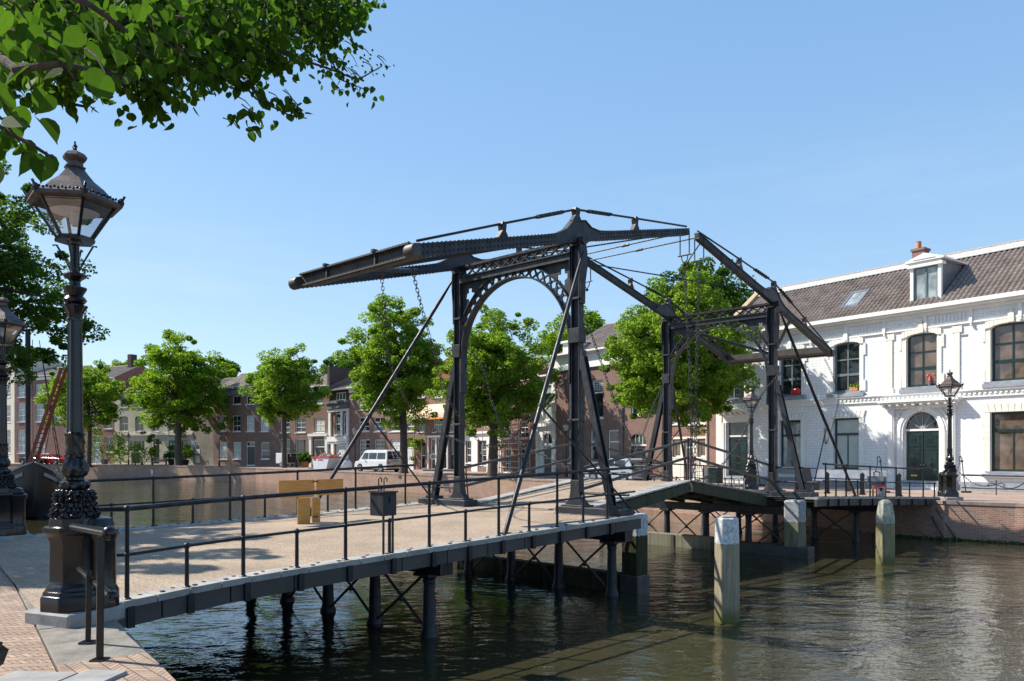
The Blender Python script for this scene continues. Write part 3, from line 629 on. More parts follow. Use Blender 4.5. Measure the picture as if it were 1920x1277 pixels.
    for y in (y0, y1):
        b = MB(); aa = [-4.75, -3.5, -2.4, -1.2, -.75, -.45, -.22, .22, .45, .75, 1.2, 2.4, 3.6, 4.8]
        hump = {-.75: .02, -.45: .10, -.22: .27, .22: .27, .45: .10, .75: .02}
        top = [(a, ctr(a) + hh(a) + hump.get(a, 0)) for a in aa]; bot = [(a, ctr(a) - hh(a)) for a in aa]
        b.prism(top + bot[::-1], y - .06, y + .06, 'y')
        for k in range(len(aa) - 1):
            b.beam((top[k][0], y, top[k][1]), (top[k + 1][0], y, top[k + 1][1]), .16, .025); b.beam((bot[k][0], y, bot[k][1]), (bot[k + 1][0], y, bot[k + 1][1]), .16, .022)
        for e in (-1, 1):
            for a in np.arange(-4.7, 4.7, .11):
                if abs(a) < .8: continue
                b.cbox((a, y + e * .062, ctr(a) + hh(a) + .016), .024, .024, .018); b.cbox((a, y + e * .062, ctr(a) - hh(a) - .014), .024, .024, .016)
                b.cbox((a, y + e * .065, ctr(a) + hh(a) - .05), .03, .02, .03); b.cbox((a, y + e * .065, ctr(a) - hh(a) + .05), .03, .02, .03)
            for a in (-4.35, -4.2, -4.05):
                for dz_ in (-.05, .05): b.tube((a, y + e * .055, ctr(a) + dz_), (a, y + e * .072, ctr(a) + dz_), .035, n=8)
        b.build('balance_beam', M['iron_grey'], bal)
        e_ = MB(); e_.lathe([(.125, -.12), (.13, -.10), (.13, .10), (.125, .12)], 20); e_.xf(Matrix.Translation((-4.80, y, ctr(-4.8))) @ Matrix.Rotation(PI / 2, 4, 'X'))
        e_.build('end_roller', M['iron_rust'], bal, smooth=True)
        t = MB(); P = [(-4.7, 5.60), (-2.45, 6.40), (-.05, 7.24), (2.3, 7.56), (4.75, 7.88)]
        for k in range(4):
            a_, b_ = Vector((P[k][0], y, P[k][1])), Vector((P[k + 1][0], y, P[k + 1][1])); t.tube(a_, b_, .026, n=7)
            if k in (1, 2):
                q0, q1 = (.45, .8) if k == 1 else (.2, .55)
                t.tube(a_.lerp(b_, q0), a_.lerp(b_, q1), .045, n=7)
                for j in range(7): t.cbox(a_.lerp(b_, q0 + (q1 - q0) * j / 6), .05, .12, .05)
        for (a_, zt_), w0 in ((P[1], .10), (P[2], .13), (P[3], .10)):
            zb_ = ctr(a_) + hh(a_) + (.25 if abs(a_) < .3 else 0)
            t.prism([(a_ - w0 - .05, zb_), (a_ + w0 + .05, zb_), (a_ + w0 * .5, (zb_ + zt_) / 2), (a_ + w0 * .7, zt_ - .03), (a_ + w0 * .5, zt_ + .03), (a_ - w0 * .5, zt_ + .03), (a_ - w0 * .7, zt_ - .03), (a_ - w0 * .5, (zb_ + zt_) / 2)], y - .06, y + .06, 'y')
        t.build('truss_rod', M['iron'], bal)
        h = MB()
        for yy in (y - .14, y + .14): h.tube((4.66, yy, 7.72), (4.66, yy, 7.08), .018, n=6)
        h.tube((4.66, y - .2, 7.08), (4.66, y + .2, 7.08), .022, n=6); h.ptube([(4.66, y - .1, 7.08), (4.66, y - .08, 6.95), (4.66, y, 6.86), (4.66, y + .08, 6.95), (4.66, y + .1, 7.08)], .016, 6); h.ball((4.66, y, 6.83), .05)
        h.build('chain_hanger', M['iron'], bal)
    cw = MB(); a0 = -4.62; sl = .255
    cw.add([(a0 - .10, y0, ctr(a0) - .12), (a0 + .30, y0, ctr(a0 + .3) - .12), (a0 + .30, y0, ctr(a0 + .3) + .09), (a0 - .10, y0, ctr(a0) + .12),
            (a0 - .10, y1, ctr(a0) - .12), (a0 + .30, y1, ctr(a0 + .3) - .12), (a0 + .30, y1, ctr(a0 + .3) + .09), (a0 - .10, y1, ctr(a0) + .12)],
           [(0, 1, 2, 3), (7, 6, 5, 4), (0, 4, 5, 1), (1, 5, 6, 2), (2, 6, 7, 3), (3, 7, 4, 0)])
    for dz_ in (.125, -.125): cw.box(a0 - .19, a0 - .02, y0 + .12, y1 - .12, ctr(a0) + dz_ - .015, ctr(a0) + dz_ + .015)
    for y in np.arange(y0 + .15, y1 - .1, .09):
        for dz_ in (.145, .08, -.08, -.145): cw.cbox((a0 - (.115 if abs(dz_) < .1 else .15), y, ctr(a0) + dz_), .03, .032, .026)
    for q in (.3, .72):
        cw.cbox((a0 - .13, y0 + BW * q, ctr(a0) + .03), .05, .04, .30); cw.cbox((a0 - .16, y0 + BW * q, ctr(a0) + .17), .11, .08, .05)
    cw.build('counterweight_box', M['iron_rust'], bal)
    dg = MB()
    for y in (y0, y1): dg.tube((a0 + .3, yc, ctr(a0 + .3) - .05), (-1.5, y - (.1 if y == y1 else -.1), ctr(-1.5) - .02), .055, n=10)
    for y in (y0, y1):
        yo = y1 if y == y0 else y0
        dg.tube((.7, y, ctr(.7) + .02), (4.5, yo, ctr(4.5)), .02, n=6)
    dg.tube((4.7, y0, ctr(4.7)), (4.7, y1, ctr(4.7)), .02, n=6); dg.tube((4.7, yc - .12, ctr(4.7)), (4.7, yc + .12, ctr(4.7)), .04, n=8)
    dg.build('bracing_rods', M['iron_grey'], bal)
    # the lifting leaf
    leaf = sub('bridge_leaf', bridge, (u0, 0, 0), 0 if sg > 0 else PI)
    ya, yb = y0 + .20, y1 - .20; zl_ = lambda a: .40 + .545 * (a - .32) / (BL / 2 - .32); e1 = BL / 2 - .04
    d = MB(); d.add([(.32, ya, zl_(.32)), (e1, ya, zl_(e1)), (e1, yb, zl_(e1)), (.32, yb, zl_(.32)), (.32, ya, zl_(.32) - .1), (e1, ya, zl_(e1) - .1), (e1, yb, zl_(e1) - .1), (.32, yb, zl_(.32) - .1)],
                    [(0, 1, 2, 3), (7, 6, 5, 4), (0, 4, 5, 1), (1, 5, 6, 2), (2, 6, 7, 3), (3, 7, 4, 0)])
    d.build('leaf_deck', M['deck'], leaf)
    for s, yy in ((1, ya), (-1, yb)):
        n = 12; ed = MB()
        for k in range(n):
            p = .34 + (e1 - .36) * k / n; q = .34 + (e1 - .36) * (k + 1) / n - .03; yo, yi = sorted((yy - s * .22, yy + s * .22))
            ed.add([(p, yo, zl_(p) + .015), (q, yo, zl_(q) + .015), (q, yi, zl_(q) + .015), (p, yi, zl_(p) + .015), (p, yo, zl_(p) + .055), (q, yo, zl_(q) + .055), (q, yi, zl_(q) + .055), (p, yi, zl_(p) + .055)],
                   [(3, 2, 1, 0), (4, 5, 6, 7), (0, 1, 5, 4), (1, 2, 6, 5), (2, 3, 7, 6), (3, 0, 4, 7)])
        ed.build('edge_boards', M['curb'], leaf)
    gb = MB()
    for yy, w_g in ((ya - .12, .12), (ya + .7, .1), (yc, .1), (yb - .7, .1), (yb + .12, .12)):
        gb.beam((.4, yy, zl_(.4) - .20), (e1 - .05, yy, zl_(e1) - .15), w_g, .32, h2=.24)
    for a in (1.2, 2.4, 3.6): gb.beam((a, ya, zl_(a) - .22), (a, yb, zl_(a) - .22), .1, .16)
    gb.build('timber_beams', M['timber_dark'], leaf)
    for yy in (ya - .12, yb + .12):
        hr = MB()
        for h0, h1, w_h in ((.98, 1.14, .055), (.50, .68, .05)): hr.beam((.12, yy, .38 + h0), (e1, yy, zl_(e1) + h1), w_h, .065)
        for a in (e1 - .03,): hr.tube((a, yy, zl_(a)), (a, yy, zl_(a) + 1.2), .028, n=8)
        hr.tube((.25, yy, .5), (.15, yy, 1.4), .02, n=6); hr.ball((e1 - .03, yy, zl_(e1) + 1.17), .05)
        hr.build('handrail', M['iron_rust'], leaf)
make_half(0, 1); make_half(BL, -1)
# chains
def chain(pts, link=.11, r=.011, name='chain', mat=None):
    pts = [Vector(p) for p in pts]; sm = []
    for i in range(len(pts) - 1):
        p0 = pts[max(0, i - 1)]; p1 = pts[i]; p2 = pts[i + 1]; p3 = pts[min(len(pts) - 1, i + 2)]
        for k in range(16):
            t = k / 16; sm.append(.5 * ((2 * p1) + (-p0 + p2) * t + (2 * p0 - 5 * p1 + 4 * p2 - p3) * t * t + (-p0 + 3 * p1 - 3 * p2 + p3) * t ** 3))
    sm.append(pts[-1]); L_ = [0]
    for i in range(1, len(sm)): L_.append(L_[-1] + (sm[i] - sm[i - 1]).length)
    n = int(L_[-1] / link); m = MB(); i = 0
    for k in range(n):
        d = (k + .5) * link
        while i < len(L_) - 2 and L_[i + 1] < d: i += 1
        p = sm[i].lerp(sm[i + 1], (d - L_[i]) / max(1e-6, L_[i + 1] - L_[i])); t = (sm[i + 1] - sm[i]).normalized()
        ref = Vector((0, 0, 1)) if abs(t.z) < .9 else Vector((1, 0, 0)); x = t.cross(ref).normalized(); y = t.cross(x)
        if k % 2: x, y = y, x
        a = link * .68; w_ = link * .30; ring = []
        for (cx_, cy_) in ((a, 0), (a * .7, w_), (-a * .7, w_), (-a, 0), (-a * .7, -w_), (a * .7, -w_)): ring.append(p + t * cx_ + x * cy_)
        ring.append(ring[0]); m.ptube(ring, r, 4, False)
    o = m.build(name, mat or M['iron_rust'], bridge); return o
inv = Matrix.Rotation(-TH, 4, 'Z') @ Matrix.Translation((-OX, -OY, 0))
def wp(px, py, Y): return inv @ W(px, py, Y)
chain([(4.66, 0, 6.80), (4.9, -.02, 3.8), (4.98, -.05, 1.05)]); chain([(BL - 4.66, 0, 6.80), (5.25, -.02, 3.8), (5.1, -.05, 1.05)])
chain([(4.66, BW, 6.8), wp(1110, 630, 23.4), wp(1150, 745, 22.8), wp(1195, 845, 22.2), wp(1240, 888, 21.8), wp(1287, 903, 21.5)])
chain([(BL + .0, -.25, 4.3), wp(1425, 745, 23.9), wp(1385, 830, 23.0), wp(1340, 885, 22.2), wp(1296, 905, 21.5)])
chain([(-4.55, .35, 5.25), wp(800, 610, 15.6), wp(845, 755, 16), wp(922, 838, 16.8), wp(1000, 780, 17.2), (0, .2, 3.6)], .095, .0075)
chain([(-4.55, 1.25, 5.25), wp(723, 600, 16.2), wp(735, 690, 16.8), wp(790, 790, 18), (0, BW - .2, 2.0)], .095, .007)
chain([(BL + 4.5, .1, 5.2), wp(1572, 745, 28.5), wp(1550, 830, 28), (BL + 2.3, -.75, 2.6)], .095, .007)
chain([(.05, BW - .25, 4.5), wp(905, 690, 20.4), wp(925, 760, 20.3), wp(960, 820, 19.5), (.2, .2, 1.3)], .095, .0075)
chain([(BL - .1, BW - .1, 4.5), wp(1225, 760, 26.5), wp(1195, 840, 25), wp(1160, 880, 23.5)], .095, .0075)
# railings
def railing(path, parent, name='railing', hts=(1.02, .50), spacing=1.605, start=0, z=dz, r=(.030, .020), alt=True, root=None, endpost=True):
    """path: list of (u,v); long posts each spacing, short ones between"""
    P = [Vector((p[0], p[1], z(p[0]) + .05)) for p in path]; L_ = [0]
    for i in range(1, len(P)): L_.append(L_[-1] + (P[i] - P[i - 1]).length)
    def at(d):
        for i in range(len(P) - 1):
            if L_[i + 1] >= d - 1e-9: return P[i].lerp(P[i + 1], (d - L_[i]) / (L_[i + 1] - L_[i]))
        return P[-1].copy()
    rl = MB()
    for h, rr in zip(hts, r): rl.ptube([p + Vector((0, 0, h)) for p in P], rr, 10)
    k = 0; d = start; longs = []; shorts = []
    while d <= L_[-1] + 1e-6:
        (longs if k % 2 == 0 or not alt else shorts).append(at(d)); k += 1; d += spacing / (2 if alt else 1)
    for p in longs: rl.ball(p + Vector((0, 0, hts[0])), r[0] * 1.45, 10, 6); rl.ball(p + Vector((0, 0, hts[1])), r[0] * 1.25, 10, 6)
    for p in shorts: rl.ball(p + Vector((0, 0, hts[1])), r[0] * 1.4, 10, 6)
    o = rl.build(name, M['iron'], parent, smooth=True)
    def post(h): m = MB(); m.lathe([(.030, -.03), (.027, 0), (.024, h)], 10); m.lathe([(.05, -.04), (.05, 0), (.034, .015)], 10); m.box(-.04, .04, -.13, .13, -.31, -.07); return m.mesh('post', M['iron'], True)
    ml, ms = post(hts[0]), post(hts[1])
    for lst, me in ((longs, ml), (shorts, ms)):
        for p in lst:
            q = bpy.data.objects.new('post', me); scn.collection.objects.link(q); q.parent = o; q.location = p
    return o
pr = [(-.84 + 1.0, -1.45)] + [(-.84 - .8 * k, vr(-.84 - .8 * k) + .05) for k in range(0, 13)] + [(-10.75, -1.6)]
railing(pr, bridge, start=1.0)
pl = [(-.3 - .6 * k, vl(-.3 - .6 * k) - .06) for k in range(0, 15)]
railing(pl, bridge, start=.3)
pr2 = [(BL + .4 + .5 * k, vr(BL + .4 + .5 * k) + .05) for k in range(0, 16)] + [(18.5, -2.55)]
railing(pr2, bridge, start=.2, spacing=1.7)
pl2 = [(BL + .4 + .5 * k, vl(BL + .4 + .5 * k) - .05) for k in range(0, 19)]
railing(pl2, bridge, start=.2, spacing=1.7)
# quay railing right of the far lamp
qr = thing('quay_railing', 'low black pipe railing on the quay edge right of the far lamp', 'railing')
def ur(a, b, n): return [(a[0] + (b[0] - a[0]) * k / n, a[1] + (b[1] - a[1]) * k / n) for k in range(n + 1)]
railing(ur((16.75, 29.0), (22.5, 21.5), 6), qr, z=lambda u: -.04, hts=(.92, .45), spacing=3.4, start=3.3)
# handrail beside the near lamp
hr = thing('handrail', 'bent black iron handrail with two flat posts beside the foreground lamp', 'handrail')
m = MB(); A_ = Vector((-4.25, 7.55, 1.0)); B_ = W(205, 1000, 6.45); m.tube(A_, B_, .040, n=12); m.ball(B_, .062, 12, 8)
C_ = Vector((-4.22, 7.6, .58)); D_ = W(208, 1117, 6.45); m.tube(C_, D_, .030, n=12); m.ball(D_ + Vector((.03, -.03, 0)), .05, 12, 8); m.build('rail', M['gun'], hr, smooth=True)
for (p, t, w_p) in ((G(187, 6.4, 0), B_.z - .02, .055), (G(165, 7.0, 0), .66, .045)):
    m = MB(); m.beam(p, p + Vector((.01, 0, t)), w_p, .028, (.6, -.8, 0)); m.cbox(p + Vector((0, 0, .012)), .12, .12, .02)
    m.build('post', M['gun'], hr, bevel=.004)

def leaf_cloud(centers, radii, n_each, size, rs, flat=.7, droop=.0):
    """quads scattered round cluster centres -> (n*4,3)"""
    out = []
    for c, r, n in zip(centers, radii, n_each):
        d = rs.normal(size=(n, 3)); d /= np.linalg.norm(d, axis=1)[:, None]; rad = r * rs.uniform(.25, 1, n) ** .5
        p = c + d * rad[:, None] * np.array([1, 1, flat])
        out.append(p)
    P = np.concatenate(out); n = len(P)
    a = rs.normal(size=(n, 3)); a[:, 2] *= .6; a /= np.linalg.norm(a, axis=1)[:, None]
    b = rs.normal(size=(n, 3)); b -= (b * a).sum(1)[:, None] * a; b /= np.linalg.norm(b, axis=1)[:, None]
    s = size * rs.uniform(.6, 1.25, n)[:, None]
    V = np.stack([P - a * s * .6, P + b * s * .42 - a * s * .05, P + a * s * .6, P - b * s * .42 - a * s * .05], 1)
    return V.reshape(-1, 3)

for (xa, xb, ya, yb, lab) in ((-3.85, -3.33, 5.55, 5.98, 'a'), (-3.31, -2.98, 5.62, 6.02, 'b')):
    m = MB(); m.box(-(xb - xa) / 2, (xb - xa) / 2, -(yb - ya) / 2, (yb - ya) / 2, -.05, .035); o = m.build('paving_slab', M['stone'], bevel=.008); o.location = ((xa + xb) / 2, (ya + yb) / 2, .0); o.rotation_euler = (0, 0, -.12); tag(o, kind='structure')
# ------------------------------------------------------------------ piles and fenders in the water
def pile(name, label, cat, px, Yd, w, ztop, mat, sides=4, rot=.6, taper=None, white=None):
    root = thing(name, label, cat, G(px, Yd, 0), rot)
    m = MB(); r = w / 2 * (1 / math.cos(PI / sides)); z0 = -2.2; tp = taper or 1
    prof = [(r * 1.02, z0), (r, 0 if ztop < .0 else -.1)] if False else [(r * 1.03, z0), (r, ztop - .55), (r * (1 if tp == 1 else .99), ztop - .42), (r * tp, ztop - .02), (r * tp * .94, ztop)]
    m.lathe(prof, sides, phase=PI / sides); m.build('pile_shaft', mat, root, bevel=.012)
    if white:
        m = MB(); m.lathe([(r * tp * .80, ztop + .001), (r * tp * .80, ztop + .025), (r * .3, ztop + .05)], sides, phase=PI / sides); m.build('cap', M['stone'], root)
    return root
pileA = pile_mat('pale_pile', (.17, .14, .09), (.36, .31, .22), (.62, .62, .60), .05, (.10, .10, .02))
pileB = pile_mat('green_pile', (.10, .095, .05), (.29, .27, .16), (.36, .37, .30), -.25, (.09, .09, .03))
pileC = pile_mat('dark_fender', (.012, .014, .008), (.06, .06, .025), (.45, .50, .53), -.12, (.02, .025, .012))
pile('mooring_pile', 'tall white-topped timber pile standing alone in the water nearest the camera', 'pile', 1363, 14.55, .40, .52, pileA, 6, .35, .93, True)
pile('mooring_pile', 'green mossy timber pile with narrowed top before the far quay', 'pile', 1660, 22.2, .44, .36, pileB, 6, .3, .72, True)
def uvg(u, v, z=0): return uv(u, v, z)
def fender_post(label, u, v, w, ztop, mat, block=True):
    p = uvg(u, v); root = thing('timber_fender', label, 'fender', (p.x, p.y, 0), TH)
    m = MB(); m.box(-w / 2, w / 2, -w / 2, w / 2, -2.2, ztop); m.build('post', mat, root, bevel=.03)
    if block: m = MB(); m.box(-w / 2 - .03, w / 2 + .03, -w / 2 - .03, w / 2 + .03, -2.2, WZ + .40); m.build('foot_block', M['iron_rust'], root, bevel=.02)
    return root
fender_post('dark timber fender with white-painted head at the corner of the near gate', .92, -.93, .44, .36, pileC)
p = uvg(BL - .62, -.95); ff = thing('timber_fender', 'sloping white-faced timber fender below the far gate', 'fender', (p.x, p.y, 0), TH)
m = MB(); m.prism([(-.25, .30), (.25, .30), (.25, -2.2), (-.25, -2.2)], -.30, .22, 'y'); m.build('post', pile_mat('white_fender', (.06, .06, .035), (.22, .22, .14), (.34, .35, .36), -.35), ff, bevel=.05)
m = MB(); m.prism([(-.26, -1.1), (.24, -1.1), (.24, -2.2), (-.26, -2.2)], -.55, 1.9, 'y'); m.build('foot_beam', M['iron_rust'], ff, bevel=.02)
for u_, vs_, lab in ((.78, (-.6, 6.2), 'low dark timber waling at the water behind the near pier'), (BL - .85, (1.0, 6.2), 'low pale mossy timber waling at the water before the far pier')):
    p = uvg(u_, 0); r_ = thing('timber_waling', lab, 'timber beam', (p.x, p.y, 0), TH)
    m = MB(); m.box(-.14, .14, vs_[0], vs_[1], WZ - .3, WZ + .42); m.build('beam', M['timber_dark'] if u_ < 5 else M['timber_pale'], r_, bevel=.02)
    for v_ in np.arange(vs_[0] + .6, vs_[1], 1.5): m = MB(); m.cbox((-.15, v_, WZ + .2), .04, .12, .4); m.build('iron_strap', M['iron_rust'], r_)
# things fixed on the bridge
p = uvg(-6.55, vr(-6.55) + .34); q = thing('control_box', 'grey steel control box with two bent handles on the near railing', 'control box', (p.x, p.y, dz(-6.5)), TH + .12)
q.location = G(720, 11.55, dz(-6.5))
m = MB(); m.box(-.135, .135, -.13, .16, .66, 1.0); m.build('box', M['iron_grey'], q, bevel=.008)
m = MB(); m.box(-.15, .15, -.145, .175, 1.0, 1.02); m.box(-.015, .015, -.145, -.131, .86, .94); m.build('lid', M['iron_grey'], q)
m = MB(); m.tube((-.11, -.1, .1), (-.11, -.1, .66), .018, n=8); m.tube((.08, -.1, .1), (.08, -.1, .66), .018, n=8)
m.build('legs', M['iron_rust'], q)
m = MB()
for x_ in (-.06, .05): m.ptube([(x_, .05, 1.02), (x_, .05, 1.20), (x_ + .03, .05, 1.22), (x_ + .06, .05, 1.20), (x_ + .06, .05, 1.15)], .009, 6)
m.build('handles', M['iron'], q)
bp = G(588, 17.0, 0); q = thing('plywood_board', 'yellow plywood boards in a T shape strapped to the far railing', 'boards', (bp.x, bp.y, .16), TH + .05)
m = MB(); m.box(-.88, .0, -.02, 0, .62, .99); m.box(.06, .78, -.02, 0, .64, .99); m.build('upper_boards', M['plywood'], q)
m = MB(); m.box(-.42, -.10, -.018, .0, .02, .60); m.box(-.05, .16, -.018, .0, .02, .60); m.build('lower_board', M['plywood'], q)
m = MB()
for z_ in (.95, .72, .18): m.cbox((.03, -.03, z_), .12, .03, .03)
m.build('clamps', M['iron_rust'], q)
wp_ = G(1652, 27.2, 0); q = thing('warning_sign', 'small red-framed sign with black triangle hanging on the far railing', 'sign', (wp_.x, wp_.y, .0), math.radians(-25))
m = MB(); m.box(-.17, .17, .0, .03, .03, .62); m.build('red_frame', M['redpaint'], q)
m = MB(); m.box(-.125, .125, -.006, .0, .08, .56); m.build('sign_face', mottled('grey_face', g(.28), g(.36), 5, .5), q)
m = MB(); m.prism([(-.07, .53), (.07, .53), (0, .38)], -.012, -.006, 'y')
for x_ in (-.045, .045):
    for z_ in (.30, .20, .13): m.cbox((x_, -.009, z_), .035, .006, .05)
m.box(-.11, .11, -.012, -.006, .235, .25); m.build('black_marks', M['rubber'], q)
m = MB(); m.box(.171, .24, .0, .1, .0, .6); m.xf(Matrix.Translation((-.46, 0, 0))); m.build('side_batten', M['plywood'], q)
wp_ = G(1644, 27.4, 0); q = thing('grey_cabinet', 'small grey box with handwheel fixed above the red-framed sign', 'control box', (wp_.x, wp_.y, .0), math.radians(-25))
m = MB(); m.box(-.31, .31, 0, .18, .64, .93); m.build('box', M['lead'], q, bevel=.01)
m = MB(); m.box(-.20, .22, -.008, 0, .70, .90); m.build('front_plate', M['greystone'], q)
m = MB(); m.ptube([(-.08, .1, .93), (-.1, .1, 1.05), (-.02, .1, 1.1), (.1, .1, 1.06), (.1, .1, .93)], .02, 8); m.build('bracket', M['iron'], q)
# ------------------------------------------------------------------ houses
class House:
    def __init__(s, name, label, cat, P0, P1, eaves, wall, depth=9, g0=0, group=None):
        s.P0 = Vector((P0[0], P0[1])); s.P1 = Vector((P1[0], P1[1])); d = s.P1 - s.P0; s.w = d.length; s.d = d / s.w; s.rz = math.atan2(d.y, d.x)
        s.root = thing(name, label, cat, (s.P0.x, s.P0.y, 0), s.rz, group); s.H = eaves; s.wall = wall; s.depth = depth; s.holes = []; s.g0 = g0
    def x(s, px):
        k = (px - CX) / F; den = s.d.x - k * s.d.y; return (k * s.P0.y - s.P0.x) / den
    def xo(s, px, yo):
        n_ = Vector((-s.d.y, s.d.x)); q_ = s.P0 + n_ * yo; k = (px - CX) / F; return (k * q_.y - q_.x) / (s.d.x - k * s.d.y)
    def z(s, px, py): x = s.x(px); Y = s.P0.y + s.d.y * x; return EYE + (HY - py) / F * Y
    def rect(s, r):
        x0, x1 = sorted((s.x(r[0]), s.x(r[1]))); xm = (r[0] + r[1]) / 2; return x0, x1, s.z(xm, r[3]), s.z(xm, r[2])
    def build_wall(s, rev=.16, sides=True):
        xs = sorted(set([0, s.w] + [h[i] for h in s.holes for i in (0, 1)])); zs = sorted(set([s.g0 - .5, s.H] + [h[i] for h in s.holes for i in (2, 3)]))
        xs = [x for x in xs if 0 <= x <= s.w]; zs = [z for z in zs if z <= s.H]; m = MB()
        for i in range(len(xs) - 1):
            for j in range(len(zs) - 1):
                cx, cz = (xs[i] + xs[i + 1]) / 2, (zs[j] + zs[j + 1]) / 2
                if any(h[0] < cx < h[1] and h[2] < cz < h[3] for h in s.holes): continue
                m.quad((xs[i], 0, zs[j]), (xs[i + 1], 0, zs[j]), (xs[i + 1], 0, zs[j + 1]), (xs[i], 0, zs[j + 1]))
        for h in s.holes:
            x0, x1, z0, z1 = h[:4]
            m.quad((x0, 0, z0), (x0, rev, z0), (x0, rev, z1), (x0, 0, z1)); m.quad((x1, rev, z0), (x1, 0, z0), (x1, 0, z1), (x1, rev, z1))
            m.quad((x0, 0, z1), (x0, rev, z1), (x1, rev, z1), (x1, 0, z1)); m.quad((x0, rev, z0), (x0, 0, z0), (x1, 0, z0), (x1, rev, z0))
            if len(h) > 4 and h[4]:     # arched head: fill the corners
                ah = h[4]; n = 12; c = (x0 + x1) / 2; hw = (x1 - x0) / 2
                for k in range(n):
                    xa = x0 + (x1 - x0) * k / n; xb = x0 + (x1 - x0) * (k + 1) / n
                    f = lambda x: z1 - ah + ah * math.sqrt(max(0, 1 - ((x - c) / hw) ** 2))
                    m.quad((xa, .001, f(xa)), (xb, .001, f(xb)), (xb, .001, z1), (xa, .001, z1)); m.quad((xa, .001, f(xa)), (xa, rev, f(xa)), (xb, rev, f(xb)), (xb, .001, f(xb)))
        D = s.depth
        m.quad((0, 0, s.g0 - .5), (0, D, s.g0 - .5), (0, D, s.H), (0, 0, s.H)); m.quad((s.w, 0, s.g0 - .5), (s.w, D, s.g0 - .5), (s.w, D, s.H), (s.w, 0, s.H)); m.quad((0, D, s.g0 - .5), (s.w, D, s.g0 - .5), (s.w, D, s.H), (0, D, s.H))
        me = bpy.data.meshes.new('wall'); me.from_pydata(m.v, [], m.f); me.materials.append(s.wall); o = bpy.data.objects.new('wall', me); scn.collection.objects.link(o); o.parent = s.root; s.wall_o = o; return o
    def roof(s, ridge, back=4.5, mat=None, over=.3, step=.26, rows=12, gable=True, hip=0):
        rise = ridge - s.H; m = MB(); L_ = math.hypot(back + over, rise); n = max(2, int((s.w) / step)); sub_ = 6
        xs = [k / sub_ * (s.w / n) for k in range(n * sub_ + 1)]; prof = [-.02, .03, .06, .05, .005, -.05]
        V = []; idx = {}
        nr = rows
        for r in range(nr):
            for e in (0, 1):
                t = (r + e) / nr; y = -over + (back + over) * t; z = s.H - over * rise / back * .6 + (rise + over * rise / back * .6) * t; lift_ = .035 if e == 0 else .005
                for i, x in enumerate(xs): V.append((x, y - lift_ * .5, z + prof[i % sub_] + lift_))
        nx = len(xs); fs = []
        for r in range(nr * 2 - 1):
            for i in range(nx - 1): fs.append((r * nx + i, r * nx + i + 1, (r + 1) * nx + i + 1, (r + 1) * nx + i))
        m.add(V, fs)
        m.quad((0, back, ridge + .03), (s.w, back, ridge + .03), (s.w, 2 * back, s.H), (0, 2 * back, s.H))
        me = bpy.data.meshes.new('roof'); me.from_pydata(m.v, [], m.f); me.materials.append(mat or M['tile_grey']); o = bpy.data.objects.new('roof', me); scn.collection.objects.link(o); o.parent = s.root
        rc = MB(); rc.tube((0, back, ridge + .04), (s.w, back, ridge + .04), .11, n=8); rc.build('ridge_tiles', mat or M['tile_grey'], o)
        if gable:
            for x in (.0, s.w):
              g_ = MB(); g_.add([(x, 0, s.H - .01), (x, back, ridge), (x, 2 * back, s.H - .01), (x + (.02 if x == 0 else -.02), 0, s.H - .01), (x + (.02 if x == 0 else -.02), back, ridge), (x + (.02 if x == 0 else -.02), 2 * back, s.H - .01)], [(0, 1, 2), (5, 4, 3), (0, 3, 4, 1), (1, 4, 5, 2)])
              g_.build('gable', s.wall, o)
        s.roof_o = o; s.rise = rise; s.back = back; return o
    def part(s, mb, name, mat, parent=None, **k): return mb.build(name, mat, parent or s.root, **k)
    def cornice(s, z, h=.35, out=.35, mat=None, name='cornice', x0=0, x1=None):
        x1 = s.w if x1 is None else x1; m = MB(); m.box(x0, x1, -out, -.003, z - .12, z); m.box(x0 + .02, x1 - .02, -out * .6, -.003, z - .22, z - .122); m.box(x0, x1, -out * .25, -.003, z - h, z - .222); return s.part(m, name, mat or M['white'])
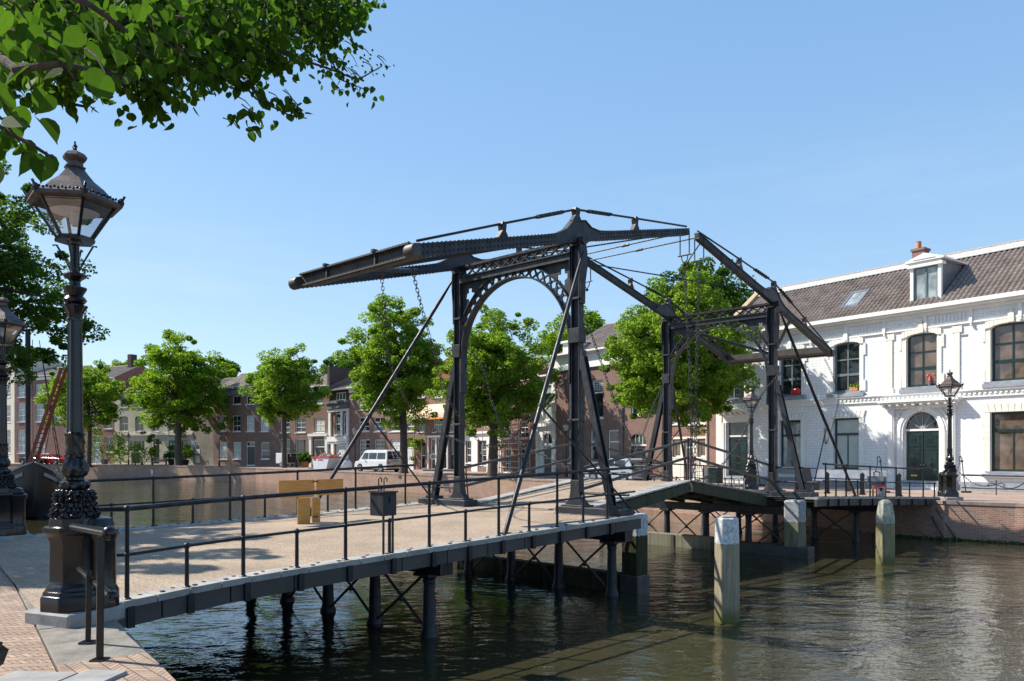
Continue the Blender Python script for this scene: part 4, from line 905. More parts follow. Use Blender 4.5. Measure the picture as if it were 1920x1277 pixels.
def window(h, r, cols=2, rows=2, fm='white', gm='glass', sill=True, arch=0, door=False, fw=.10, bar=.042, transom=None, metric=False, name=None, blind=None, dy=.10, sillm=None, surround=None, barm=None):
    x0, x1, z0, z1 = r if metric else h.rect(r); h.holes.append((x0, x1, z0, z1, arch))
    m = MB(); y0, y1 = dy, dy + .05
    for a in ((x0, x0 + fw, z0, z1), (x1 - fw, x1, z0, z1), (x0 + fw, x1 - fw, z0, z0 + fw), (x0 + fw, x1 - fw, z1 - fw, z1)): m.box(a[0], a[1], y0, y1, a[2], a[3])
    W_, H_ = x1 - x0 - 2 * fw, z1 - z0 - 2 * fw
    b = bar
    for k in range(1, cols):
        x = x0 + fw + W_ * k / cols; m.box(x - b / 2, x + b / 2, y0 + .012, y1 - .004, z0 + fw, (z1 - fw) if transom is None else z0 + fw + H_ * transom)
    for k in range(1, rows):
        z = z0 + fw + H_ * k / rows; bb = b * (1.8 if (rows == 2 or k == rows // 2) else 1); m.box(x0 + fw, x1 - fw, y0 + .006, y1 - .002, z - bb / 2, z + bb / 2)
    if transom is not None: z = z0 + fw + H_ * transom; m.box(x0 + fw, x1 - fw, y0 - .01, y1 + .002, z - b * 1.1, z + b * 1.1)
    f = m.build(name or 'window', M[fm], h.root)
    p = MB(); p.box(x0 + .01, x1 - .01, y1 - .012, y1 + .03, z0 + .01, z1 - .01); p.build('pane', M[gm], f)
    if blind:
        bm_ = MB(); bm_.box(x0 + fw, x1 - fw, y1 - .0135, y1 - .010, z0 + (z1 - z0) * blind[0], z1 - fw); bm_.build('blind', M[blind[1]], f)
    if sill: sm_ = MB(); sm_.box(x0 - .08, x1 + .08, -.07, .10, z0 - .09, z0 - .001); sm_.build('sill', M[sillm or 'white'], f)
    if surround:
        sm_ = MB(); t_ = .10
        for a in ((x0 - t_, x0, z0, z1 + t_), (x1, x1 + t_, z0, z1 + t_), (x0, x1, z1, z1 + t_)): sm_.box(a[0], a[1], -.03, -.002, a[2], a[3])
        sm_.build('surround', M[surround], f)
    return f
def door(h, r, mat='doorgreen', fm='white', light=.25, panels=True):
    x0, x1, z0, z1 = h.rect(r); z0 = h.g0 + .08; h.holes.append((x0, x1, z0 - .6, z1, 0)); zl = z1 - (z1 - z0) * light
    m = MB(); fw = .09
    for a in ((x0, x0 + fw, z0, z1), (x1 - fw, x1, z0, z1), (x0 + fw, x1 - fw, z1 - fw, z1), (x0 + fw, x1 - fw, zl - .05, zl + .05)): m.box(a[0], a[1], .06, .13, a[2], a[3])
    m.box(x0, x1, .02, .3, z0 - .6, z0); f = m.build('door', M[fm], h.root)
    p = MB(); p.box(x0 + fw, x1 - fw, .10, .14, z0, zl - .05)
    for zz0, zz1 in ((.08, .42), (.48, .92)): p.box(x0 + fw + .12, x1 - fw - .12, .085, .1, z0 + (zl - z0) * zz0, z0 + (zl - z0) * zz1)
    p.build('door_leaf', M[mat], f); q = MB(); q.box(x0 + fw, x1 - fw, .11, .14, zl + .05, z1 - fw); q.build('pane', M['glass'], f); return f
DPT = [(-140, 150), (0, 122), (120, 116), (215, 111), (362, 104), (400, 102), (520, 96), (617, 90), (655, 87), (780, 79), (870, 74), (940, 69), (1005, 62.6), (1042, 60.4), (1250, 51.5), (1345, 48)]
def dep(px):
    for (a, da), (b, db) in zip(DPT, DPT[1:]):
        if a <= px <= b: return da + (db - da) * (px - a) / (b - a)
    return DPT[-1][1]
def P_(px): Y = dep(px); return ((px - CX) / F * Y, Y)
def mk(name, label, a, b, eaves_px, wall, g0=.2, depth=9, cat='house'):
    A, B = P_(a), P_(b); H_ = House(name, label, cat, A, B, 5, M[wall], depth, g0); xm = (max(a, -100) + b) / 2; H_.H = H_.z(xm, eaves_px); return H_
# 0 cream house at the far left
h = mk('cream_house', 'pale house at the far left edge behind the barge ladder', -140, 27, 700, 'cream2', .4)
for r in ((-60, -42, 720, 745), (-20, -4, 720, 745), (8, 20, 722, 745), (8, 20, 760, 792), (8, 20, 806, 850)): window(h, r, 2, 3)
h.build_wall(); h.roof(h.z(-40, 670), 4.5, M['tile_grey'], rows=8)
# 1
h = mk('tall_brick_house', 'tall red brick house with large pale six-pane windows behind the red car', 27, 120, 707, 'brick_red', .4)
for r in ((33, 52, 720, 745), (67, 84, 720, 745), (101, 114, 720, 745), (33, 52, 756, 791), (67, 84, 756, 791), (101, 114, 756, 791), (33, 52, 806, 850), (67, 84, 808, 854)): window(h, r, 2, 3, gm='glass_pale', bar=.05)
h.build_wall(); h.cornice(h.H + .15, .6, .4); h.roof(h.z(70, 684), 4.5, rows=8)
door_ok = None
# 2
h = mk('brick_house', 'red brick house with white door behind the foreground lamp shaft', 120, 215, 712, 'brick_red', .35)
for r in ((128, 142, 722, 745), (165, 181, 722, 745), (192, 208, 722, 745), (132, 148, 776, 803), (166, 182, 776, 803), (195, 211, 779, 804), (196, 212, 818, 848), (130, 146, 818, 848)): window(h, r, 2, 2, gm='glass')
door(h, (173, 189, 817, 865), 'carblue'); h.build_wall(); h.cornice(h.H + .1, .5, .35); h.roof(h.z(170, 682), 4.5, rows=8)
m = MB(); m.box(h.w * .82, h.w * .82 + .8, 3.6, 4.6, h.H + 1, h.H + 3.9); h.part(m, 'chimney', M['brick_dark'], h.roof_o)
# 3 cream
h = mk('cream_house', 'cream plastered house with arched upper windows and shrubs at its door', 215, 362, 733, 'cream2', .35)
for r in ((224, 240, 780, 809), (253, 269, 780, 809), (284, 299, 780, 809), (314, 329, 780, 809), (341, 353, 780, 809)): window(h, r, 2, 2, 'cream', arch=.28, sillm='cream')
for r in ((226, 239, 743, 764), (254, 268, 743, 764), (284, 298, 743, 764), (314, 328, 743, 764), (341, 353, 743, 764)): window(h, r, 2, 2, 'cream', sillm='cream')
window(h, (222, 233, 822, 852), 1, 2); window(h, (242, 271, 825, 846), 5, 1, bar=.10, sill=False); window(h, (316, 330, 826, 862), 1, 1, 'frame_grey', gm='glass_pale'); window(h, (340, 352, 826, 862), 1, 2, 'frame_grey')
door(h, (287, 299, 822, 868), 'frame_green', 'cream2'); door(h, (246, 262, 848, 870), 'frame_green', 'cream2', .05)
h.build_wall(); m = MB(); m.box(0, h.w, -.14, -.002, h.z(290, 816), h.z(290, 812)); h.part(m, 'string_course', M['cream']); h.cornice(h.H + .1, .5, .4, M['cream']); h.roof(h.z(290, 700), 4.5, M['tile_red'], rows=8)
m = MB(); m.box(h.w - 3.6, h.w - 1.2, -.9, -.01, h.z(330, 818) - .1, h.z(330, 818) + .06); m.box(h.w - 3.6, h.w - 3.52, -.9, -.86, h.z(330, 818) + .06, h.z(330, 806)); m.box(h.w - 1.28, h.w - 1.2, -.9, -.86, h.z(330, 818) + .06, h.z(330, 806)); m.box(h.w - 3.6, h.w - 1.2, -.9, -.87, h.z(330, 806), h.z(330, 805)); h.part(m, 'balcony', M['lead'])
# 3b
h = mk('plain_annex', 'plain greyish windowless annex between the cream house and the brick pair', 362, 400, 742, 'cream2', .3, 8); h.wall = mottled('old_plaster', (.22, .20, .16), (.32, .29, .24), .6, .9)
window(h, (380, 386, 795, 803), 1, 1); h.build_wall(); h.roof(h.z(380, 705), 4.5, rows=8)
m = MB(); q = thing('blue_sign', 'small round blue sign on the wall by the drainpipe', 'sign', (*P_(366), 0), h.rz); z_ = h.z(366, 832); m.lathe([(.28, -.02), (.28, .02)], 16); m.xf(Matrix.Translation((0, -.12, z_)) @ Matrix.Rotation(PI / 2, 4, 'X')); m.build('disc', M['blue'], q)
m = MB(); m.box(-.05, .05, -.15, -.135, z_ - .14, z_ + .14); m.box(-.12, -.05, -.15, -.135, z_ - .14, z_ - .05); m.build('white_symbol', M['signwhite'], q)
for i, (a, b) in enumerate(((842, 851), (854, 868))):
    m = MB(); m.box(h.x(367), h.x(375), -.03, -.002, h.z(371, b), h.z(371, a)); h.part(m, 'wall_poster', M['signwhite'])
# 4
h = mk('brick_house', 'two-storey red brick house with white cornice and striped grey roof', 400, 520, 728, 'brick_brown', .3)
for r in ((411, 425), (436, 451), (462, 477), (488, 504)):
    window(h, (r[0], r[1], 742, 758), 1, 1); window(h, (r[0], r[1], 779, 809), 2, 3 if r[0] in (436, 488) else 2, blind=None if r[0] == 436 else (.05, 'curtain'))
for r in ((411, 426), (437, 452), (489, 505)): window(h, (r[0], r[1], 829, 861), 1, 2, blind=(.1, 'curtain') if r[0] < 430 else (.0, 'blind') if r[0] < 450 else None, fw=.12)
door(h, (462, 478, 828, 872), 'frame_green', 'white', .2); h.build_wall(); h.cornice(h.H + .12, .95, .45, M['greystone']); h.roof(h.z(460, 692), 4.5, rows=10, step=.55)
# 5
h = mk('brick_house', 'brown brick house with white pillared door behind the box trailer', 520, 617, 728, 'brick_brown', .25)
for r in ((526, 543), (554, 573), (589, 609)): window(h, (r[0], r[1], 783, 811), 2, 3 if r[0] != 589 else 2, blind=(.1, 'curtain') if r[0] == 589 else None)
for r in ((553, 567), (591, 605), (528, 542)): window(h, (r[0], r[1], 742, 757), 1, 1)
for r in ((525, 544), (554, 574)): window(h, (r[0], r[1], 823, 861), 1, 1 if r[0] > 530 else 2, fw=.10)
door(h, (589, 609, 824, 868), 'frame_green', 'white', .28); h.build_wall()
m = MB(); xa, xb, zt = h.x(582), h.x(616), h.z(600, 814)
for x_ in (xa, xb - .42): m.box(x_, x_ + .42, -.22, -.002, h.g0 - .2, zt - .25); m.box(x_ - .05, x_ + .47, -.27, -.002, zt - .5, zt - .25)
m.box(xa - .1, xb + .1, -.35, -.002, zt - .25, zt + .05); h.part(m, 'portico', M['white']); h.cornice(h.H + .12, .8, .4); h.roof(h.z(570, 696), 4.5, rows=10, step=.5)
m = MB(); m.box(h.w - .45, h.w - .05, .1, 8.8, h.H, h.H + 2.3); h.part(m, 'party_wall', M['brick_dark'], h.roof_o)
# 6
h = mk('narrow_house', 'narrow ornate house with white pilasters and a wide attic window', 617, 655, 757, 'brick_brown', .2)
window(h, (628, 640, 775, 815), 1, 2, fw=.12); window(h, (644, 654, 775, 815), 1, 2, fw=.12); window(h, (629, 652, 833, 869), 2, 2, fw=.14, blind=(.0, 'curtain')); h.build_wall(.2)
m = MB()
for a, b in ((618, 622), (640.5, 643.5), (651.5, 655)): m.box(h.x(a), h.x(b), -.18, -.002, h.z(640, 818), h.z(640, 772))
m.box(0, h.w, -.30, -.002, h.z(640, 828), h.z(640, 818.5)); m.box(0, h.w, -.2, -.002, h.z(640, 832), h.z(640, 828.5))
for a, b in ((623, 628), (652, 655)): m.box(h.x(a), h.x(b), -.2, -.002, h.g0, h.z(640, 832.5))
m.box(0, h.w, -.22, -.002, h.z(640, 771.5), h.z(640, 767)); h.part(m, 'pilasters', M['white'])
m = MB(); m.box(-.05, h.w + .05, -.35, -.003, h.z(640, 766), h.z(640, 757)); m.box(-.1, h.w + .1, -.5, 2, h.z(640, 756.5), h.z(640, 751)); h.part(m, 'entablature', M['lead'])
m = MB(); m.box(.05, h.w - .05, .3, 4, h.H, h.z(640, 731)); h.part(m, 'attic', M['brick_dark'])
for k in range(3):
    x_ = h.x(628) + k * .62; m = MB(); z0, z1 = h.z(640, 750), h.z(640, 735)
    for a in ((x_, x_ + .07, z0, z1), (x_ + .53, x_ + .6, z0, z1), (x_ + .07, x_ + .53, z0, z0 + .08), (x_ + .07, x_ + .53, z1 - .1, z1)): m.box(a[0], a[1], .22, .298, a[2], a[3])
    f = m.build('window', M['white'], h.root); m = MB(); m.box(x_ + .07, x_ + .53, .26, .297, z0 + .08, z1 - .1); m.build('pane', M['glass'], f)
h.H = h.z(640, 731); h.roof(h.z(640, 712), 3, M['tile_grey'], rows=5, gable=False)
# 7
h = mk('brick_house', 'brown brick house with a row of wide ground-floor windows behind the white van', 655, 780, 722, 'brick_pink', .15)
for r in ((673, 692), (701, 722), (731, 751), (762, 777)): window(h, (r[0], r[1], 782, 809), 2, 3); window(h, (r[0], r[1], 745, 768), 2, 3)
for r in ((674, 693, 3), (702, 721, 2), (732, 751, 1)): window(h, (r[0], r[1], 824, 864), 2, 5 if r[2] > 1 else 4, blind=(.3, 'curtain') if r[2] == 1 else None)
door(h, (760, 775, 826, 884), 'carwhite'); h.build_wall(); h.cornice(h.H + .1, .6, .4); h.roof(h.z(720, 690), 4.5, rows=8)
# 8
h = mk('awning_house', 'brick house with cream awnings over its windows and a white shop front', 780, 870, 716, 'brick_pink', .1)
for r in ((784, 797), (812, 830), (842, 856)): window(h, (r[0], r[1], 783, 810), 2, 2); window(h, (r[0], r[1], 725, 745), 2, 2)
window(h, (788, 798, 828, 880), 1, 2, 'white'); window(h, (807, 817, 822, 880), 1, 2, 'white'); window(h, (820, 838, 822, 880), 2, 2, 'white'); window(h, (842, 853, 822, 882), 1, 2, 'frame_grey'); window(h, (856, 867, 822, 880), 1, 2, 'white'); h.build_wall()
m = MB(); m.box(h.x(803), h.w, -.22, -.002, h.z(836, 820), h.z(836, 816)); 
for a in (803, 818, 839, 853, 868): m.box(h.x(a), h.x(a) + .14, -.12, -.002, h.g0, h.z(836, 820.5))
h.part(m, 'shop_front', M['white'])
for (a, b, oc) in ((778, 802, 0), (803, 858, 1)):
    x0, x1 = h.x(a), h.x(b); zt, zb = h.z((a + b) / 2, 757), h.z((a + b) / 2, 784); m = MB(); n = 8; pts = [(-1.25 * math.sin(PI / 2 * k / n), zt - (zt - zb) * (1 - math.cos(PI / 2 * k / n))) for k in range(n + 1)]
    for k in range(n): m.quad((x0, pts[k][0], pts[k][1]), (x1, pts[k][0], pts[k][1]), (x1, pts[k + 1][0], pts[k + 1][1]), (x0, pts[k + 1][0], pts[k + 1][1]))
    for x_ in (x0, x1): m.add([(x_, 0, zb)] + [(x_, p[0], p[1]) for p in pts], [tuple(range(n + 2))])
    o = h.part(m, 'awning', M['awning']); m = MB()
    for x_ in ((x0,) if oc else ()):
        for k in range(n): m.beam((x_ + .05, pts[k][0] - .02, pts[k][1] + .02), (x_ + .05, pts[k + 1][0] - .02, pts[k + 1][1] + .02), .22, .02)
    m.box(x0, x1, -1.28, -1.255, zb - .16, zb); m.build('stripe', M['orange'] if oc else M['awning'], o)
h.roof(h.z(836, 640), 5.5, M['tile_red'], rows=12)
m = MB(); xd = h.x(838); m.box(xd, xd + 1.3, 1.2, 4.5, h.z(838, 690), h.z(838, 665)); h.part(m, 'dormer', M['white'], h.roof_o)
# 9
h = mk('shop_house', 'white ground-floor shop below brick, partly hidden by a street tree', 870, 940, 708, 'brick_brown', .05)
for r in ((875, 885), (896, 910), (920, 932)): window(h, (r[0], r[1], 755, 785), 2, 3)
window(h, (874, 884, 826, 868), 1, 3); window(h, (897, 912, 828, 872), 2, 2, 'frame_grey'); window(h, (922, 934, 828, 872), 1, 2, 'frame_grey'); h.build_wall()
m = MB(); xs_ = [0, h.x(873.5), h.x(884.5), h.x(896), h.x(913), h.x(921), h.x(935), h.w]; z0, z1 = h.g0 - .3, h.z(905, 813)
for k in range(0, 8, 2): m.box(xs_[k], xs_[k + 1], -.05, -.002, z0, z1)
for k in range(1, 7, 2): m.box(xs_[k], xs_[k + 1], -.05, -.002, h.z(905, 826), z1)
m.box(0, h.w, -.25, -.002, z1, z1 + .2); h.part(m, 'shop_front', M['white']); h.cornice(h.H + .1, .6, .4); h.roof(h.z(905, 670), 4.5, rows=8)
# 9b + scaffold
h = mk('brick_house', 'dark brick house behind the steel scaffold', 940, 1005, 705, 'brick_red', .05)
for z_ in ((740, 775), (790, 822), (840, 885)):
    for r in ((946, 958), (975, 990)): window(h, (r[0], r[1], z_[0], z_[1]), 2, 3)
h.build_wall(); h.cornice(h.H + .1, .6, .4); h.roof(h.z(970, 672), 4.5, rows=8)
sc = thing('scaffold', 'grey steel scaffold tower standing against the brick house by the stone doorway', 'scaffold', h.root.location, h.rz); st_ = MB(); lg = MB()
xa, xb = h.x(934), h.x(1004); zt = h.z(985, 738)
nx = 4
for k in range(nx + 1):
    x_ = xa + (xb - xa) * k / nx
    for y_ in (-.5, -1.5): st_.tube((x_, y_, 0), (x_, y_, zt if k > 1 else zt * .75), .035, n=6)
lv = np.arange(.6, zt, .5)
for i, z_ in enumerate(lv):
    x0_ = xa if z_ < zt * .75 else xa + (xb - xa) * .5
    for y_ in (-.5, -1.5): st_.tube((x0_, y_, z_), (xb, y_, z_), .024, n=5)
    if i % 4 == 3: lg.box(x0_, xb, -1.45, -.55, z_ + .03, z_ + .07)
st_.tube((xa, -1.55, .6), (xb, -1.55, 4.6), .03, n=6); st_.tube((xb, -1.55, 3), (xa + 2, -1.55, zt), .03, n=6)
st_.build('tubes', M['iron_grey'] if False else mottled('galvanised', g(.42), g(.58), 8, .5, metal=.2), sc); lg.build('planks', M['plywood'], sc)
# 10
h = mk('stone_doorway_house', 'narrow white stone house front with an arched doorway', 1005, 1042, 706, 'brick_white', 0, 9)
window(h, (1018, 1034, 722, 788), 1, 3, 'white', gm='glass_pale'); window(h, (1017, 1035, 812, 834), 2, 1, 'white', arch=.6, sill=False); door(h, (1018, 1034, 835, 893), 'doorgreen', 'white', .12); h.build_wall(.3)
m = MB()
for a, b in ((1006, 1010), (1037, 1041.5)):
    for k in range(16): z_ = .1 + k * .55; m.box(h.x(a), h.x(b) + (.12 if k % 2 else 0), -.10, -.002, z_, z_ + .5)
m.box(0, h.w, -.25, -.002, h.z(1022, 800), h.z(1022, 794)); h.part(m, 'quoins', M['white']); h.cornice(h.H + .1, .6, .4); h.roof(h.z(1022, 672), 4.5, rows=8)
# 11 big brick
h = mk('large_brick_house', 'large brown brick house with broad white cornice and grey roof behind the bridge', 1042, 1250, 653, 'brick_brown', 0, 9)
h.H = h.z(1047, 669)
for r in ((1066, 1077, 716, 786), (1110, 1131, 712, 784), (1183, 1204, 708, 779)):
    f = window(h, r, 1, 1, 'white', fw=.10, transom=.68); x0, x1, z0, z1 = h.rect(r); gr = MB()
    for k in range(1, 7): gr.box(x0 + (x1 - x0) * k / 7 - .012, x0 + (x1 - x0) * k / 7 + .012, .115, .130, z0 + (z1 - z0) * .7, z1 - .1)
    for k in range(1, 6): z_ = z0 + (z1 - z0) * (.7 + .28 * k / 6); gr.box(x0 + .1, x1 - .1, .113, .1285, z_ - .012, z_ + .012)
    gr.build('leaded_grid', M['white'], f)
for r in ((1066, 1078, 806, 868), (1107, 1123, 806, 868), (1140, 1160, 806, 868)): window(h, r, 1, 1, 'white', fw=.10, transom=.65, gm='glass')
window(h, (1181, 1212, 812, 836), 4, 1, 'white', arch=.7, sill=False); door(h, (1183, 1210, 837, 890), 'doorgreen', 'brick_dark', .1); h.build_wall(.22)
h.cornice(h.H + .12, .98, .55); m = MB(); m.box(0, h.w, -.16, -.002, h.z(1047, 694) - .1, h.H - .86); h.part(m, 'frieze', M['white'])
h.roof(h.z(1047, 627) + 1.2, 5.2, M['tile_grey'], rows=16)
m = MB(); m.box(.6, 2.1, .2, 2.5, h.H + .1, h.H + 1.0); m.box(.4, 2.3, 0, 2.6, h.H + 1.001, h.H + 1.15); h.part(m, 'dormer', M['white'], h.roof_o)
m = MB()
for x_ in (h.x(1093), h.x(1168)): m.tube((x_, -.08, 0), (x_, -.08, h.H - 1), .06, n=8)
h.part(m, 'drainpipe', M['lead'])
# 12
h = mk('pink_brick_house', 'pinkish brick house with wide white-framed windows beside the white house', 1250, 1345, 655, 'brick_pink', 0, 9)
for (a, b) in ((1259, 1274), (1276, 1290), (1292, 1306), (1308, 1322)): window(h, (a, b, 738, 795), 1, 1, 'cream', fw=.13, transom=.75)
for (a, b) in ((1262, 1276), (1309, 1323)): window(h, (a, b, 826, 857), 1, 1, 'cream', fw=.1, gm='glass_room')
door(h, (1284, 1300, 824, 900), 'frame_grey', 'white', .2); h.build_wall()
m = MB()
for a, b in ((1258, 1261.5), (1277, 1283), (1301, 1308), (1324, 1327)): m.box(h.x(a), h.x(b), -.06, -.002, 0, h.z((a + b) / 2, 823))
m.box(h.x(1258), h.x(1327), -.10, -.002, h.z(1290, 823), h.z(1290, 819)); m.box(h.x(1262), h.x(1276), -.05, -.002, 0, h.z(1270, 859)); m.box(h.x(1309), h.x(1323), -.05, -.002, 0, h.z(1316, 859))
h.part(m, 'shop_frame', M['cream']); m = MB(); z_ = h.z(1290, 815); m.box(h.x(1256), h.x(1330), -.03, -.001, z_, z_ + .25); h.part(m, 'lintel', M['brick_red'])
h.cornice(h.H + .1, .6, .4); h.roof(h.z(1290, 615), 5, rows=12)
m = MB(); m.tube((h.w - .8, -.07, 0), (h.w - .8, -.07, h.H - 1), .05, n=8); m.tube((.3, -.07, 0), (.3, -.07, h.H - 1), .06, n=8); h.part(m, 'drainpipe', M['cream'])
# ------------------------------------------------------------------ 13 the white house
R0 = Vector((22.7, 34.5)); wd = Vector((-.602, .799)); A = R0 + wd * 16.8; B = R0 - wd * 13
h = House('white_house', 'long white painted brick house with two green doors, dormer and tiled roof', 'house', A, B, 8.80, M['brick_white'], 10, 0)
def H_(px, py): return h.z(px, py)
for r, surr in (((1462, 1503, 678, 733), 0), ((1563, 1612, 650, 729), 0), ((1700, 1757, 628, 718), 1), ((1858, 1938, 608, 708), 1), ((1352, 1396, 700, 742), 0)):
    x0, x1, z0, z1 = h.rect(r); fm = 'frame_grey' if not surr else 'frame_green'
    z0, z1 = (5.02, 7.62)
    f = window(h, (x0, x1, z0, z1), 2, 3, fm, 'glass_room' if surr else 'glass', arch=.17, metric=True, fw=.10, bar=.075, sillm='greystone', dy=.14, surround=None)
    sm = MB(); c = (x0 + x1) / 2; hw = (x1 - x0) / 2; n = 12        # flat trim and rusticated surround
    t_ = .22
    for a in ((x0 - t_, x0 - .005, z0, z1 - .28), (x1 + .005, x1 + t_, z0, z1 - .28)): sm.box(a[0], a[1], -.05, -.004, a[2], a[3])
    for a0 in (x0 - t_ - .12, x1 + t_ + .004):
        for zz in ((z0, z0 + .55), (z1 - .75, z1 - .15)): sm.box(a0, a0 + .116, -.06, -.004, *zz)
    for k in range(n):
        a = c - (hw + t_) + 2 * (hw + t_) * k / n; b = c - (hw + t_) + 2 * (hw + t_) * (k + 1) / n - .012
        f1 = lambda x: z1 - .16 + .16 * math.sqrt(max(0, 1 - (min(abs(x - c), hw) / hw) ** 2)) + .01; f2 = lambda x: z1 + .30 - .10 * ((x - c) / hw) ** 2
        sm.add([(a, -.004, f1(a)), (b, -.004, f1(b)), (b, -.004, f2(b)), (a, -.004, f2(a)), (a, -.07, f1(a)), (b, -.07, f1(b)), (b, -.07, f2(b)), (a, -.07, f2(a))], [(0, 1, 2, 3), (7, 6, 5, 4), (0, 4, 5, 1), (1, 5, 6, 2), (2, 6, 7, 3), (3, 7, 4, 0)])
    sm.box(c - .12, c + .12, -.13, -.071, z1 + .02, z1 + .42); sm.box(c - .06, c + .06, -.11, -.004, z1 + .421, z1 + .62); sm.build('surround', M['cream'] if surr else M['white'], f)
    sl = MB(); sl.box(x0 - .30, x1 + .30, -.20, -.004, z0 - .28, z0 - .10); sl.build('stone_sill', M['greystone'], f)
for r, surr, gm_ in (((1462, 1502, 783, 877), 0, 'blind'), ((1563, 1611, 779, 878), 0, 'blind'), ((1857, 1940, 766, 887), 1, 'room')):
    x0, x1, z0, z1 = h.rect(r); z0, z1 = .92, 3.62
    f = window(h, (x0, x1, z0, z1), 2, 1, 'frame_green' if not surr else 'frame_green', 'glass_pale' if not surr else 'glass_room', metric=True, fw=.10, bar=.06, transom=.70, sillm='greystone', dy=.15, blind=(0.03, 'blind') if r[0] == 1563 else None)
    sm = MB(); t_ = .26
    for a0 in (x0 - t_, x1 + .005):
        for k in range(9): zz = z0 + (z1 - z0) * k / 9; e = .07 if k % 2 else 0; sm.box(a0 - (e if a0 < x0 else 0), a0 + t_ - .005 + (e if a0 > x0 else 0), -.05, -.004, zz, zz + (z1 - z0) / 9 - .006)
    n = 9
    for k in range(n):
        a = x0 - t_ + (x1 - x0 + 2 * t_) * k / n; b = a + (x1 - x0 + 2 * t_) / n - .012; s_ = .10 * (k - n // 2) / (n // 2)
        sm.add([(a, -.004, z1 + .01), (b, -.004, z1 + .01), (b + s_, -.004, z1 + .38), (a + s_, -.004, z1 + .38), (a, -.055, z1 + .01), (b, -.055, z1 + .01), (b + s_, -.055, z1 + .38), (a + s_, -.055, z1 + .38)], [(0, 1, 2, 3), (7, 6, 5, 4), (0, 4, 5, 1), (1, 5, 6, 2), (2, 6, 7, 3), (3, 7, 4, 0)])
    sm.build('surround', M['cream'] if surr else M['white'], f)
    sl = MB(); sl.box(x0 - .30, x1 + .30, -.18, -.004, z0 - .26, z0 - .10); sl.build('stone_sill', M['greystone'], f)
